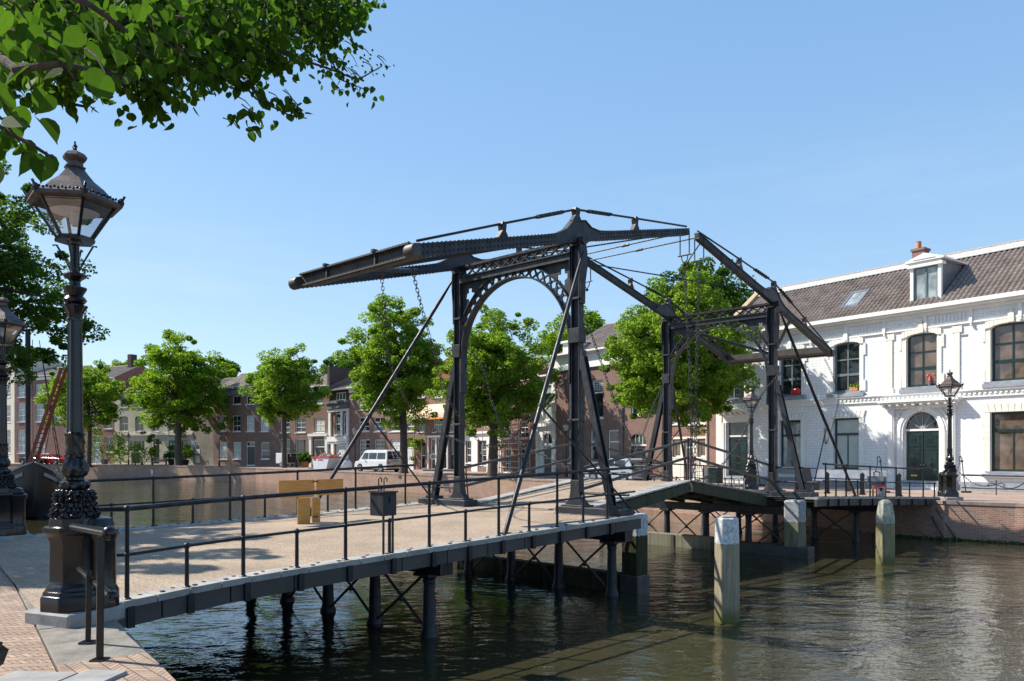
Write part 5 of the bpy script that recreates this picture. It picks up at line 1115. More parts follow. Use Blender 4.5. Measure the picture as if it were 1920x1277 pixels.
def big_door(r, arch, hood):
    x0, x1, _, _ = h.rect(r); zt = 3.62 if not arch else 3.78; zd = 2.75 if not arch else 2.85; c = (x0 + x1) / 2; hw = (x1 - x0) / 2
    ah = .95 if arch else 0; h.holes.append((x0, x1, -.4, zt, ah))
    m = MB()
    m.box(x0, x1, .10, .22, zd, zd + .10)
    m.box(x0, x0 + .08, .10, .22, .1, zt - ah); m.box(x1 - .08, x1, .10, .22, .1, zt - ah)
    m.box(x0, x1, -.35, .3, -.2, .10)
    d_ = m.build('door', M['white'], h.root)
    m = MB(); n = 14
    if arch:
        for k in range(n):
            f = lambda t, s_: (c + (hw + s_) * math.cos(PI * t), zt - ah + (ah + s_) * math.sin(PI * t))
            for s0, s1, yy in ((.01, .12, -.06), (.122, .26, -.10), (.262, .34, -.05)):
                a0, a1, b0, b1 = f(k / n, s0), f((k + 1) / n, s0), f(k / n, s1), f((k + 1) / n, s1)
                m.add([(a0[0], -.003, a0[1]), (a1[0], -.003, a1[1]), (b1[0], -.003, b1[1]), (b0[0], -.003, b0[1]), (a0[0], yy, a0[1]), (a1[0], yy, a1[1]), (b1[0], yy, b1[1]), (b0[0], yy, b0[1])], [(0, 1, 2, 3), (7, 6, 5, 4), (0, 4, 5, 1), (1, 5, 6, 2), (2, 6, 7, 3), (3, 7, 4, 0)])
        m.ball((c, -.12, zt + .2), .16, 8, 6, 1.2)
        for q in (-1, 1):
            for k in range(5): m.ball((c + q * (hw + .05 + .07 * k), -.05, zt + .18 - .12 * k * (1 if k < 3 else .9)), .07, 6, 4)
    for q in (-1, 1):
        xa = c + q * (hw + .01); xb = c + q * (hw + .12); m.box(*sorted((xa, xb)), -.06, -.003, 0, zt - ah)
        xa = c + q * (hw + .122); xb = c + q * (hw + .26); m.box(*sorted((xa, xb)), -.10, -.003, 0, zt - ah)
        if arch: xa = c + q * (hw + .42); xb = c + q * (hw + .75); m.box(*sorted((xa, xb)), -.14, -.003, 0, 4.05); m.box(*sorted((xa - .04 * q, xb + .04 * q)), -.18, -.003, 0, .45); xa = c + q * (hw + .48); xb = c + q * (hw + .69); m.box(*sorted((xa, xb)), -.17, -.141, .6, 3.9)
    m.build('door_surround', M['white'], d_)
    m = MB(); e = hw + (1.05 if arch else .42); zc_ = 4.05
    m.box(c - e, c + e, -.55, -.004, zc_ + .22, zc_ + .34); m.box(c - e + .08, c + e - .08, -.40, -.004, zc_ + .12, zc_ + .218); m.box(c - e + .2, c + e - .2, -.16, -.004, zc_ - .10, zc_ + .118)
    nb = 9 if arch else 5
    for k in range(nb + 1): x_ = c - e + .15 + (2 * e - .42) * k / nb; m.box(x_, x_ + .12, -.48, -.41, zc_ + .06, zc_ + .215); m.box(x_, x_ + .12, -.36, -.165, zc_ + .0, zc_ + .115)
    m.build('door_hood', M['white'], d_)
    for q in (-1, 1):
        m = MB(); xa, xb = sorted((c + q * .02, c + q * (hw - .08))); m.box(xa, xb, .15, .20, .12, zd); w_ = xb - xa; xm = (xa + xb) / 2
        for (z0, z1) in ((.16, .50), (.62, 1.72), (1.82, 2.55)) if not arch else ((.16, .46), (.60, 1.95), (2.12, 2.62)):
            m.box(xa + .10, xb - .10, .135, .15, z0, z1); m.box(xa + .15, xb - .15, .120, .135, z0 + .05, z1 - .05)
            for zz in (z0, z1): m.box(xa + .08, xb - .08, .110, .135, zz - .025, zz + .025)
        if arch:
            m.prism([(xm - .17, 1.28), (xm, .85), (xm + .17, 1.28), (xm, 1.72)], .10, .12, 'y'); m.prism([(xm - .10, 1.28), (xm, 1.02), (xm + .10, 1.28), (xm, 1.54)], .08, .10, 'y'); m.ball((xm, .07, 1.25), .06, 8, 6)
            for k in range(5): m.box(xm - .18 + .07 * k, xm - .145 + .07 * k, .10, .12, 2.25, 2.50)
        else:
            for k in range(6): m.box(xa + .1, xb - .1, .105, .12, .7 + .16 * k, .73 + .16 * k)
        lf = m.build('door_leaf', M['doorgreen'], d_, bevel=.004)
        hn = MB(); hn.ball((c + q * .07, .10, 1.18), .03, 8, 5)
        if q < 0 and arch: hn.box(xm - .16, xm + .16, .10, .118, .72 - .1, .72 - .02)
        hn.build('handle', M['brass'], lf)
    m = MB(); m.box(c - .025, c + .025, .12, .16, .12, zd); m.build('meeting_bead', M['doorgreen'], d_)
    m = MB()
    if arch:
        for k in range(1, 6): a = PI * k / 6; m.beam((c + .08 * math.cos(a), .14, zd + .12), (c + (hw - .05) * math.cos(a), .14, zd + .12 + (ah - .08) * math.sin(a)), .035, .03, (0, 1, 0))
        m.tube((c, .12, zd + .12), (c, .15, zd + .12), .14, n=12)
        m.build('fanlight_bars', M['greystone'], d_)
    m = MB(); m.box(x0 + .02, x1 - .02, .16, .19, zd + .1, zt - .01); m.build('fanlight', M['glass'], d_)
big_door((1362, 1403, 785, 900), False, True); big_door((1694, 1762, 770, 915), True, True)
h.build_wall(.24)
m = MB(); m.box(-.02, h.w, -.06, -.002, -.2, .42); h.part(m, 'plinth', M['greystone'])
z_ = 4.42; m = MB(); m.box(0, h.w, -.16, -.003, z_ + .24, z_ + .32); m.box(0, h.w, -.11, -.003, z_ + .16, z_ + .238); m.box(0, h.w, -.05, -.003, z_ - .02, z_ + .158); m.box(0, h.w, -.08, -.003, z_ - .07, z_ - .022)
for k in range(int(h.w / .22)): m.box(k * .22, k * .22 + .12, -.10, -.051, z_ + .07, z_ + .155)
h.part(m, 'string_course', M['white'])
m = MB(); e0 = h.H; m.box(-.25, h.w, -.50, -.003, e0 - .10, e0 + .10); m.box(-.2, h.w, -.34, -.003, e0 - .20, e0 - .102); m.box(-.1, h.w, -.08, -.003, e0 - .36, e0 - .202); m.box(-.1, h.w, -.08, -.003, e0 - .98, e0 - .90)
k = 0; x_ = .2
while x_ < h.w - 1:
    m.box(x_, x_ + .14, -.12, -.004, e0 - .99, e0 - .37); m.box(x_ + .02, x_ + .12, -.15, -.004, e0 - .60, e0 - .40); m.ball((x_ + .1, -.1, e0 - 1.08), .07, 6, 4)
    if k % 2 == 0:
        for j in range(9): m.box(x_ + .42 + j * .17, x_ + .50 + j * .17, -.045, -.004, e0 - .80, e0 - .45)
    else:
        for j in range(14): m.ball((x_ + .45 + j * .105, -.01, e0 - .64 + .07 * math.sin(j * 1.3)), .045, 5, 4)
    x_ += 2.05; k += 1
h.part(m, 'cornice', M['white'])
for px_ in (1665, 1790):
    m = MB(); x_ = h.x(px_)
    m.box(x_, x_ + .24, -.05, -.003, z_ + .33, e0 - 1.05); m.box(x_ - .10, x_ + .34, -.06, -.003, e0 - 1.35, e0 - 1.05); m.box(x_ - .06, x_ + .30, -.06, -.003, z_ + .33, z_ + .6); h.part(m, 'pilaster', M['cream'])
m = MB(); x_ = h.x(1345) if False else .0; m.box(0, .42, -.05, -.003, .43, 4.3); m.box(0, .42, -.05, -.003, 4.8, e0 - 1); h.part(m, 'corner_strip', M['white'])
m = MB(); xv = h.x(1803); m.box(xv, xv + .28, -.015, -.002, H_(1803, 632), H_(1803, 628)); h.part(m, 'air_vent', M['lead'])
ridge = 12.1; h.roof(ridge, 4.2, M['tile_grey'], over=.30, step=.25, rows=16, gable=False)
m = MB(); m.box(.0, h.w, 4.2 - .55, 4.2, 0, .03); 
for i in range(len(m.v)): x, y, zz = m.v[i]; m.v[i] = (x, y, ridge - (abs(y - 4.2) * 3.3 / 4.2) + .12 + zz)
m.box(0, h.w, 4.12, 4.28, ridge + .12, ridge + .18); m.build('whitened_ridge', M['whitelead'], h.roof_o)
m = MB(); m.add([(0, -.1, e0 - .05), (0, 4.2, ridge), (0, 8.4, e0 - .05), (.35, -.1, e0 - .05), (.35, 4.2, ridge), (.35, 8.4, e0 - .05)], [(0, 1, 2), (5, 4, 3), (0, 3, 4, 1), (1, 4, 5, 2)]); m.build('gable', M['brick_white'], h.roof_o)
m = MB(); m.beam((.12, -.2, e0 + .12), (.12, 4.2, ridge + .18), .40, .12); m.build('verge', mottled('mossy_verge', (.30, .28, .25), (.5, .30, .08), 4, .9), h.roof_o)
sl_ = (ridge - e0) / 4.2
def on_roof(y): return e0 + sl_ * y
# dormer
f_px = 1748; xd = h.xo(1735, .55); dw = 1.5; yd = .55; zb = on_roof(yd); zt = zb + 1.75
dm = MB(); x0, x1 = xd - dw / 2, xd + dw / 2
dm.box(x0, x0 + .16, yd, yd + .16, zb - .1, zt); dm.box(x1 - .16, x1, yd, yd + .16, zb - .1, zt); dm.box(x0 + .16, x1 - .16, yd, yd + .1, zb - .1, zb + .06)
dm.box(x0 - .1, x1 + .1, yd - .12, yd + .3, zt, zt + .14); dm.box(x0 + .02, x1 - .02, yd - .04, yd + .2, zt + .141, zt + .26)
dm.prism([(x0 - .18, zt + .262), (x1 + .18, zt + .262), (x1 + .18, zt + .34), ((x0 + x1) / 2, zt + .66), (x0 - .18, zt + .34)], yd - .16, yd + 2.8, 'y')
dm.prism([(x0 + .2, zt + .36), (x1 - .2, zt + .36), ((x0 + x1) / 2, zt + .55)], yd - .19, yd - .161, 'y')
dmo = dm.build('dormer', M['white'], h.roof_o)
m = MB()
for xx in (x0 + .02, x1 - .06): m.add([(xx, yd + .16, zb - .1), (xx, yd + .16, zt + .26), (xx, yd + 2.6, zt + .26), (xx + .04, yd + .16, zb - .1), (xx + .04, yd + .16, zt + .26), (xx + .04, yd + 2.6, zt + .26)], [(0, 1, 2), (5, 4, 3), (0, 3, 4, 1), (1, 4, 5, 2), (2, 5, 3, 0)])
m.build('cheeks', M['lead'], dmo)
m = MB(); m.box(x0 + .16, x1 - .16, yd + .07, yd + .12, zb + .06, zb + .12); m.box((x0 + x1) / 2 - .04, (x0 + x1) / 2 + .04, yd + .05, yd + .12, zb + .12, zt); m.box(x0 + .16, x0 + .24, yd + .06, yd + .12, zb + .12, zt); m.box(x1 - .24, x1 - .16, yd + .06, yd + .12, zb + .12, zt); m.box(x0 + .24, x1 - .24, yd + .06, yd + .12, zt - .07, zt)
wo = m.build('window', M['frame_grey'], dmo); m = MB(); m.box(x0 + .16, x1 - .16, yd + .10, yd + .14, zb + .06, zt); m.build('pane', M['glass_pale'], wo)
# skylight
xs_ = h.xo(1603, 1.55); y0, y1 = .9, 2.2; T_ = Matrix.Translation((xs_, 0, 0))
m = MB()
def slope_box(m, xa, xb, ya, yb, t0, t1):
    m.add([(xa, ya, on_roof(ya) + t0), (xb, ya, on_roof(ya) + t0), (xb, yb, on_roof(yb) + t0), (xa, yb, on_roof(yb) + t0), (xa, ya, on_roof(ya) + t1), (xb, ya, on_roof(ya) + t1), (xb, yb, on_roof(yb) + t1), (xa, yb, on_roof(yb) + t1)], [(3, 2, 1, 0), (4, 5, 6, 7), (0, 1, 5, 4), (1, 2, 6, 5), (2, 3, 7, 6), (3, 0, 4, 7)])
for a in ((-.5, -.38, y0, y1), (.38, .5, y0, y1), (-.38, .38, y0, y0 + .1), (-.38, .38, y1 - .12, y1)): slope_box(m, xs_ + a[0], xs_ + a[1], a[2], a[3], 0, .2)
sk = m.build('skylight', M['lead'], h.roof_o); m = MB(); slope_box(m, xs_ - .38, xs_ + .38, y0 + .1, y1 - .12, .1, .15); m.build('pane', M['glass_pale'], sk)
# chimney on the ridge
xc = h.xo(1726, 4.8); m = MB(); m.box(xc - .32, xc + .32, 4.5, 5.1, ridge - .9, ridge + .75); m.box(xc - .38, xc + .38, 4.44, 5.16, ridge + .751, ridge + .88); ch = m.build('chimney', M['brick_pink'], h.roof_o)
m = MB(); m.lathe([(.15, 0), (.13, .4), (.15, .42)], 10, (xc - .1, 4.8, ridge + .88)); m.build('chimney_pot', M['terracotta'], ch)
WH = h
# window contents, bollards, stair chain stands by the white house


q = thing('cushion', 'bright red cushion on the sill behind the far arched gate', 'cushion', WH.root.location, WH.rz); xw = WH.x(1491); m = MB(); m.lathe([(.02, 0), (.26, .03), (.34, .16), (.28, .32), (.05, .38)], 14); m.xf(Matrix.Translation((xw, .02, 5.03)) @ Matrix.Diagonal((1, .25, 1, 1))); m.build('cover', M['redpaint'], q, smooth=True)
q = thing('window_box', 'terracotta box with small plants in the upper window above the blind window', 'window box', WH.root.location, WH.rz); xw = WH.x(1600); m = MB(); m.box(xw - .22, xw + .22, -.02, .12, 5.04, 5.24); m.build('box', M['terracotta'], q)
npmesh('foliage', leaf_cloud(np.array([[xw - .1, .05, 5.32], [xw + .12, .05, 5.30], [xw + .3, .05, 5.25]]), [.12] * 3, [30] * 3, .09, np.random.RandomState(3)), 4, M['leaf'], q) if 'leaf_cloud' in globals() else None
q = thing('flower_vase', 'vase of red flowers in the window over the arched green door', 'vase', WH.root.location, WH.rz); xw = WH.x(1742); m = MB(); m.lathe([(.05, 0), (.08, .1), (.04, .22), (.05, .26)], 10, (xw, .06, 5.03)); m.build('vase', M['lead'], q, smooth=True)
m = MB()
for k in range(9): m.ball((xw + .22 * math.cos(k * 2.4) * (k % 3) / 2, .06 + .03 * (k % 2), 5.42 + .17 * math.sin(k * 1.7)), .055, 6, 4)
for k in range(5): m.tube((xw, .06, 5.25), (xw + .1 * (k - 2), .06, 5.45), .008, n=4)
m.build('flowers', M['redpaint'], q)
# ------------------------------------------------------------------ trees
def tree(label, base, trunk_px, crown, Yd, mat='leaf', ncl=110, per=150, size=.26, seed=1, group='street trees on the far quay', trunk_r=.28, clr=(.55, 1.1), lean=0, zbase=None, ball=False, nodisc=False):
    rs = np.random.RandomState(seed); x0, x1, y0, y1 = crown
    zb = base; X0, X1 = (x0 - CX) / F * Yd, (x1 - CX) / F * Yd; Z1, Z0 = EYE + (HY - y0) / F * Yd, EYE + (HY - y1) / F * Yd
    tx = (trunk_px - CX) / F * Yd; cx, cz = (X0 + X1) / 2 - tx, (Z0 + Z1) / 2 - zb; rx, rz = (X1 - X0) / 2, (Z1 - Z0) / 2; ry = rx * .92; cz -= rz * .06; rz *= 1.07; ncl = int(ncl * 1.6); per = int(per * 1.1); size *= .82
    root = thing('tree', label, 'tree', (tx, Yd, zb), 0, group)
    # clumps: rejection inside an uneven egg, biased to the outside
    ph = rs.uniform(0, 6.28, 8); C = []; Rr = []
    while len(C) < ncl:
        d = rs.normal(size=3); d /= np.linalg.norm(d); t = rs.uniform(.12, 1) ** .42
        az = math.atan2(d[1], d[0]); el = math.asin(d[2])
        k = 1 + .12 * math.sin(3 * az + ph[0]) + .13 * math.sin(5 * az + 4 * el + ph[1]) + .12 * math.sin(6 * el + ph[2] + 2 * az) + .10 * math.sin(9 * az + 9 * el + ph[3])
        k = min(k, 1.2) * .90; wz = 1 if d[2] > 0 else .92; prof = 1 - .18 * max(0, d[2]) ** 2
        c = np.array([cx + d[0] * rx * t * k * prof, d[1] * ry * t * k * prof, cz + d[2] * rz * t * k * wz]); C.append(c)
        Rr.append(rs.uniform(*clr) * (1.15 - .35 * t) * min(1, rx / 4.2 + .25))
    spk = rs.choice(len(C), len(C) // 9, replace=False)
    for i in spk:
        f_ = rs.uniform(1.04, 1.16); ctr_ = np.array([cx, 0, cz]); C[i] = ctr_ + (C[i] - ctr_) * f_; Rr[i] *= .5
    C = np.array(C); n_each = (rs.uniform(.5, 1.3, ncl) * per).astype(int)
    V = leaf_cloud(C, Rr, n_each, size, rs)
    npmesh('crown', V, 4, M[mat], root)
    tr = MB(); hz = max(1.5, cz - rz * .55); pts = [(0, 0, -.3), (lean * .1, 0, .15), (lean * .35, 0, hz * .5), (lean * .6 + cx * .1, 0, hz), (cx * .5, 0, cz), (cx, 0, cz + rz * .6)]
    tr.ptube(pts, [trunk_r * 1.55, trunk_r * 1.1, trunk_r * .9, trunk_r * .8, trunk_r * .5, trunk_r * .12], 10)
    tr.build('trunk', M['bark'], root, smooth=True)
    lb = MB(); sel = rs.choice(ncl, min(26, ncl), replace=False)
    for i in sel:
        c = C[i]; t = rs.uniform(.0, .75); s0 = Vector(pts[3]).lerp(Vector(pts[5]), t); e = Vector(c); mid = s0.lerp(e, .5) + Vector((0, 0, -.08 * (e - s0).length)); lb.ptube([s0, mid, e], [trunk_r * .38 * (1 - .5 * t), trunk_r * .22, .03], 5)
    lb.build('limbs', M['bark'], root)
    return root
FT = 'street trees on the far quay'
tree('rounded lime tree on the far quay directly right of the foreground lamp shaft', .33, 166, (74, 246, 676, 812), 103, 'leaf_yellow', 130, 150, .30, 3, clr=(.7, 1.25), lean=.4)
tree('tallest dark lime tree in front of the cream house on the far quay', .30, 334, (238, 436, 622, 820), 97.5, 'leaf', 190, 170, .30, 4, clr=(.7, 1.3), trunk_r=.42)
tree('lime tree in front of the brown brick house beside the box trailer', .2, 533, (462, 610, 645, 797), 86, 'leaf_yellow', 150, 165, .26, 12, clr=(.6, 1.1), trunk_r=.27)
tree('large lime tree behind the white van', .12, 757, (640, 838, 566, 800), 65.5, 'leaf_yellow', 230, 170, .22, 6, clr=(.5, 1.0), trunk_r=.34)
tree('bright green lime tree seen through the near arched gate', .05, 922, (808, 1040, 574, 820), 58, 'leaf_yellow', 260, 170, .20, 7, clr=(.45, .95), trunk_r=.36, lean=.3)
tree('broad lime tree behind the far arched gate', .0, 1250, (1128, 1425, 515, 800), 43.5, 'leaf_yellow', 320, 200, .17, 8, clr=(.4, .85), trunk_r=.32)
BG = 'trees beyond the houses'
tree('dark treetop rising above the roofs between the gates', 0, 1300, (1196, 1424, 492, 660), 66, 'leaf_dark', 170, 190, .24, 21, BG, clr=(.7, 1.2))
tree('green treetop behind the large brick house roof', 0, 1085, (1000, 1180, 586, 700), 84, 'leaf', 120, 160, .28, 22, BG, clr=(.8, 1.4))
tree('dark treetop peeping above the grey roofs', 0, 640, (600, 700, 658, 740), 112, 'leaf_dark', 70, 120, .34, 23, BG, clr=(.9, 1.4))
tree('treetop behind the striped grey roof', 0, 418, (396, 446, 670, 720), 122, 'leaf_dark', 40, 120, .34, 24, BG, clr=(.8, 1.3))
tree('small treetop left of the tall lime', 0, 225, (196, 262, 676, 720), 130, 'leaf', 40, 110, .36, 25, BG, clr=(.8, 1.3))
tree('big dark lime tree on the near bank behind the second lamp', 0, -240, (-640, 122, 215, 760), 20.6, 'leaf_dark', 420, 230, .115, 9, None, clr=(.28, .62), trunk_r=.35)
# tree on the near bank just out of frame whose shade lies on the deck (its crown edge is the leaf mass at the upper left)
# ------------------------------------------------------------------ the near linden: trunk, boughs and hanging leaves
def linden_leaves(P, Nn, Tn, S, rs):
    """heart shaped leaves: P positions of the stalk end, Tn tip direction, Nn face normal, S size"""
    half = [(-.07, .16), (.0, .34), (.20, .46), (.45, .45), (.66, .34), (.84, .17), (.94, .05)]
    out = np.array([(0, 0)] + half + [(1.06, 0)] + [(a, -b) for a, b in half[::-1]])
    B = np.cross(Nn, Tn); n = len(P); V = np.zeros((n, len(out), 3))
    fold = rs.uniform(.05, .45, n); curl = rs.uniform(-.1, .35, n)
    for i, (a, b) in enumerate(out):
        V[:, i] = P + S[:, None] * (Tn * a + B * b * (1 - .15 * fold[:, None]) + Nn * (abs(b) * fold - curl * a * a)[:, None])
    # two halves so that the fold is a real crease
    L_ = V[:, :9]; Rr = V[:, [0] + list(range(8, 16))]
    return np.stack([L_, Rr], 1).reshape(-1, 3)
near = thing('overhanging_tree', 'near linden tree whose leafy boughs hang into the top left corner', 'tree', (0, 0, 0))
rs = np.random.RandomState(31)
tm = MB(); TB = Vector((-3.95, 4.95, 0))
def gn(a, z): return .10 * math.sin(5 * a + 1.3 * z) + .07 * math.sin(9 * a - 3 * z) + .05 * math.sin(14 * a + 8 * z)
tm.lathe([(.62, -.1), (.50, .12), (.40, .4), (.345, .9), (.32, 1.6), (.30, 2.6), (.28, 3.6), (.20, 5.2), (.1, 7)], 26, (TB.x, TB.y, 0), bump=gn); tm.build('trunk', M['bark'], near, smooth=True)
bu = MB()
for c, r in (((-3.52, 4.93, .42), .25), ((-3.50, 4.8, .14), .30), ((-3.56, 5.05, .62), .15), ((-3.45, 4.75, .02), .26)):
    i0 = len(bu.v); bu.ball((0, 0, 0), r, 18, 12); bu.v[i0:] = [tuple(Vector(c) + Vector(v) * (1 + .16 * math.sin(v[0] * 40) * math.cos(v[2] * 33) + .1 * math.sin(v[1] * 60 + v[2] * 50))) for v in bu.v[i0:]]
bu.build('burr', M['bark'], near, smooth=True)
# boughs: control points given as (px, py, distance)
boughs = [([(-700, 250, 4.6), (-200, -300, 5.2), (150, -160, 5.8), (330, -20, 6.0), (375, 38, 6.0), (450, 60, 6.3), (560, 110, 6.8)], .10),
          ([(375, 38, 6.0), (400, 20, 6.3), (520, 10, 6.8), (640, 30, 7.3)], .045), ([(300, -50, 5.8), (290, 60, 5.6), (305, 140, 5.5), (300, 200, 5.5)], .035),
          ([(-200, -300, 5.2), (-100, 0, 4.6), (60, 60, 4.4), (160, 130, 4.3), (250, 150, 4.4)], .05), ([(560, 110, 6.8), (620, 130, 7.0), (670, 150, 7.2), (715, 125, 7.3)], .009),
          ([(450, 60, 6.3), (440, 140, 6.2), (480, 185, 6.2), (540, 215, 6.3), (575, 222, 6.3)], .009), ([(-300, -100, 3.4), (-60, 60, 2.4), (30, 130, 2.1), (110, 120, 2.1), (170, 130, 2.2)], .014),
          ([(-300, 0, 3.2), (-80, 180, 2.5), (10, 245, 2.2), (60, 272, 2.2), (98, 296, 2.2)], .007), ([(-400, -300, 4), (-120, -100, 3.2), (60, -40, 2.9), (170, 10, 2.9), (240, 60, 3.0)], .02),
          ([(520, 10, 6.8), (600, 70, 7), (640, 150, 7.1), (690, 170, 7.2)], .007), ([(640, 30, 7.3), (680, 10, 7.4), (700, 20, 7.4)], .01),
          ([(150, -160, 5.8), (120, -60, 5.2), (160, 40, 5.0), (210, 110, 5.0), (240, 180, 5.0)], .03), ([(-200, -300, 5.2), (-60, 40, 5), (40, 150, 5.2), (110, 190, 5.4), (160, 200, 5.5)], .03)]
bo = MB()
for pts, r in boughs:
    n = len(pts); bo.ptube([W(*p) for p in pts], [r * (1 - .8 * i / (n - 1)) + .003 for i in range(n)], 8)
# leaf sprays: regions of the crown as (px, py, rx, ry, dist0, dist1, count)
regs = [(120, -30, 260, 80, 4.4, 6.2, 1200), (330, 10, 220, 90, 5.0, 6.6, 1200), (510, 0, 150, 75, 6.2, 7.4, 800), (190, 85, 180, 70, 4.6, 6.0, 800), (400, 85, 150, 60, 5.6, 6.8, 620), (590, 35, 80, 50, 6.6, 7.6, 360),
        (290, 165, 50, 40, 5.2, 5.9, 110), (380, 130, 80, 32, 5.4, 6.2, 170), (60, 150, 110, 30, 4.8, 5.6, 180), (645, 10, 45, 40, 7, 7.6, 130), (160, 40, 220, 70, 3.6, 4.6, 300), (500, 110, 60, 24, 6.2, 6.8, 110), (610, 90, 50, 22, 6.8, 7.3, 60), (20, 40, 90, 100, 3.4, 4.6, 150),
        (40, 20, 120, 90, 2.2, 3.0, 36), (10, 140, 60, 60, 2.0, 2.6, 12)]
Pp = []; Sz = []
for (px, py, rx, ry, d0, d1, n) in regs:
    n = int(n * 1.25) if d0 > 3 else n; k = 0; grp = max(1, n // 9)
    gx, gy = rs.normal(size=grp) * .48, rs.normal(size=grp) * .48; gd = rs.uniform(d0, d1, grp)
    for i in range(grp):
        if abs(gx[i]) > 1.05 or abs(gy[i]) > 1.0: gx[i] *= .5; gy[i] *= .5
        for j in range(9):
            a = W(px + gx[i] * rx, py + gy[i] * ry, gd[i]); Pp.append((a.x + rs.normal() * .10, a.y + rs.normal() * .12, a.z + rs.normal() * .055)); Sz.append(.066 if d0 > 3 else .064)
def spray(pts, n, size, jit=.02):
    P = [W(*p) for p in pts]
    for i in range(n):
        t = (i + .5) / n * (len(P) - 1); k = int(t); p = P[k].lerp(P[k + 1], t - k); Pp.append((p.x + rs.normal() * jit, p.y + rs.normal() * jit, p.z + rs.normal() * jit * .7 - .01)); Sz.append(size * rs.uniform(.8, 1.1))
    for i in range(0, n, 1): pass
spray([(420, 140, 6.2), (470, 165, 6.2), (530, 195, 6.3), (572, 205, 6.3)], 60, .075, .05)
spray([(450, 215, 6.2), (500, 230, 6.3)], 24, .075, .06)
spray([(260, 160, 5.4), (290, 185, 5.4), (300, 205, 5.4)], 26, .075, .06); spray([(110, 165, 5.2), (130, 185, 5.2)], 10, .075, .05)
spray([(600, 130, 7.0), (650, 150, 7.1), (690, 175, 7.2)], 60, .055, .07); spray([(670, 150, 7.2), (700, 130, 7.3), (732, 115, 7.3)], 26, .03, .035); spray([(660, 130, 7.2), (680, 100, 7.3), (705, 115, 7.3)], 14, .03, .05)
spray([(0, 120, 2.2), (60, 125, 2.1), (115, 130, 2.1)], 7, .072, .05); spray([(0, 70, 2.1), (70, 40, 2.1), (150, 60, 2.1), (185, 90, 2.1)], 11, .072, .05)
spray([(0, 195, 2.3), (40, 205, 2.2), (50, 228, 2.2)], 4, .070, .02); spray([(-10, 250, 2.2), (30, 262, 2.2), (62, 276, 2.2), (98, 296, 2.2)], 8, .070, .012); spray([(-10, 290, 2.3), (0, 305, 2.3)], 2, .072, .02)
Pp = np.array(Pp); Sz = np.array(Sz); n = len(Pp)
Tn = rs.normal(size=(n, 3)) * .55; Tn[:, 2] -= .9; Tn /= np.linalg.norm(Tn, axis=1)[:, None]
Nn = rs.normal(size=(n, 3)); Nn[:, 2] += .9; Nn -= (Nn * Tn).sum(1)[:, None] * Tn; Nn /= np.linalg.norm(Nn, axis=1)[:, None]
V = linden_leaves(Pp, Nn, Tn, Sz * rs.uniform(.75, 1.2, n), rs)
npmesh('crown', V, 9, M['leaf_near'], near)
for i in range(0, n, 5):          # twigs carrying the leaf groups
    p = Vector(Pp[i]); q = p + Vector((-.06 - .06 * rs.rand(), .05 * rs.normal(), .06 + .05 * rs.rand())); bo.ptube([q, p.lerp(q, .45) + Vector((0, 0, .015)), p], [.005, .004, .002], 4, False)
bo.build('boughs', M['bark'], near, smooth=True)
# another linden further along the near bank, its crown out of the frame, shading the start of the bridge
sh = tree('linden just beyond the left edge shading the near end of the bridge', 0, -860, (-1450, -235, -40, 680), 15.6, 'leaf', 520, 320, .18, 40, None, clr=(.45, .9), trunk_r=.3)
# ------------------------------------------------------------------ shrubs, pots
def shrub(label, px, Yd, w, hgt, mat, seed, pot=None, group='shrubs by the cream house', z0=.3):
    root = thing('shrub', label, 'shrub', G(px, Yd, z0), 0, group); rs_ = np.random.RandomState(seed); n = 14
    C = rs_.normal(size=(n, 3)) * np.array([w * .25, w * .25, hgt * .22]) + np.array([0, 0, hgt * .6]); C[:, 2] = np.clip(C[:, 2], hgt * .15, hgt)
    V = leaf_cloud(C, [w * .25] * n, [60] * n, .22, rs_); npmesh('foliage', V, 4, M[mat], root)
    s_ = MB()
    for c in C[:6]: s_.tube((0, 0, 0), c, .03, .015, 5)
    s_.build('stems', M['bark'], root)
    if pot: p_ = MB(); p_.lathe([(.35, -.05), (.5, .65), (.52, .7)], 12); p_.build('pot', M[pot], root)
shrub('round dark shrub in a blue tub at the left of the cream house', 196, 107, 5.2, 3.6, 'leaf_dark', 1, 'lead'); shrub('bright green shrub beside the small lamp post', 226, 106, 2.6, 4.2, 'leaf_yellow', 2)
shrub('low bright bush under the shop window of the cream house', 268, 103, 3.2, 3.0, 'leaf_yellow', 3); shrub('climbing dark shrub between shop and door', 284, 105, 1.6, 5.5, 'leaf_dark', 4)
shrub('potted shrub behind the tall lime trunk', 322, 102, 2.0, 2.3, 'leaf_dark', 5, 'rubber'); shrub('potted shrub right of the tall lime trunk', 347, 101.5, 2.2, 2.6, 'leaf_dark', 6, 'rubber')
shrub('green climber on the brick wall beside the white van', 778, 78.5, 1.4, 5.0, 'leaf_yellow', 7, None, 'plants along the far houses', .1); shrub('small flowering pot shrub by the pillared door', 571, 90, 1.4, 1.6, 'leaf_dark', 8, 'terracotta', 'plants along the far houses', .2)
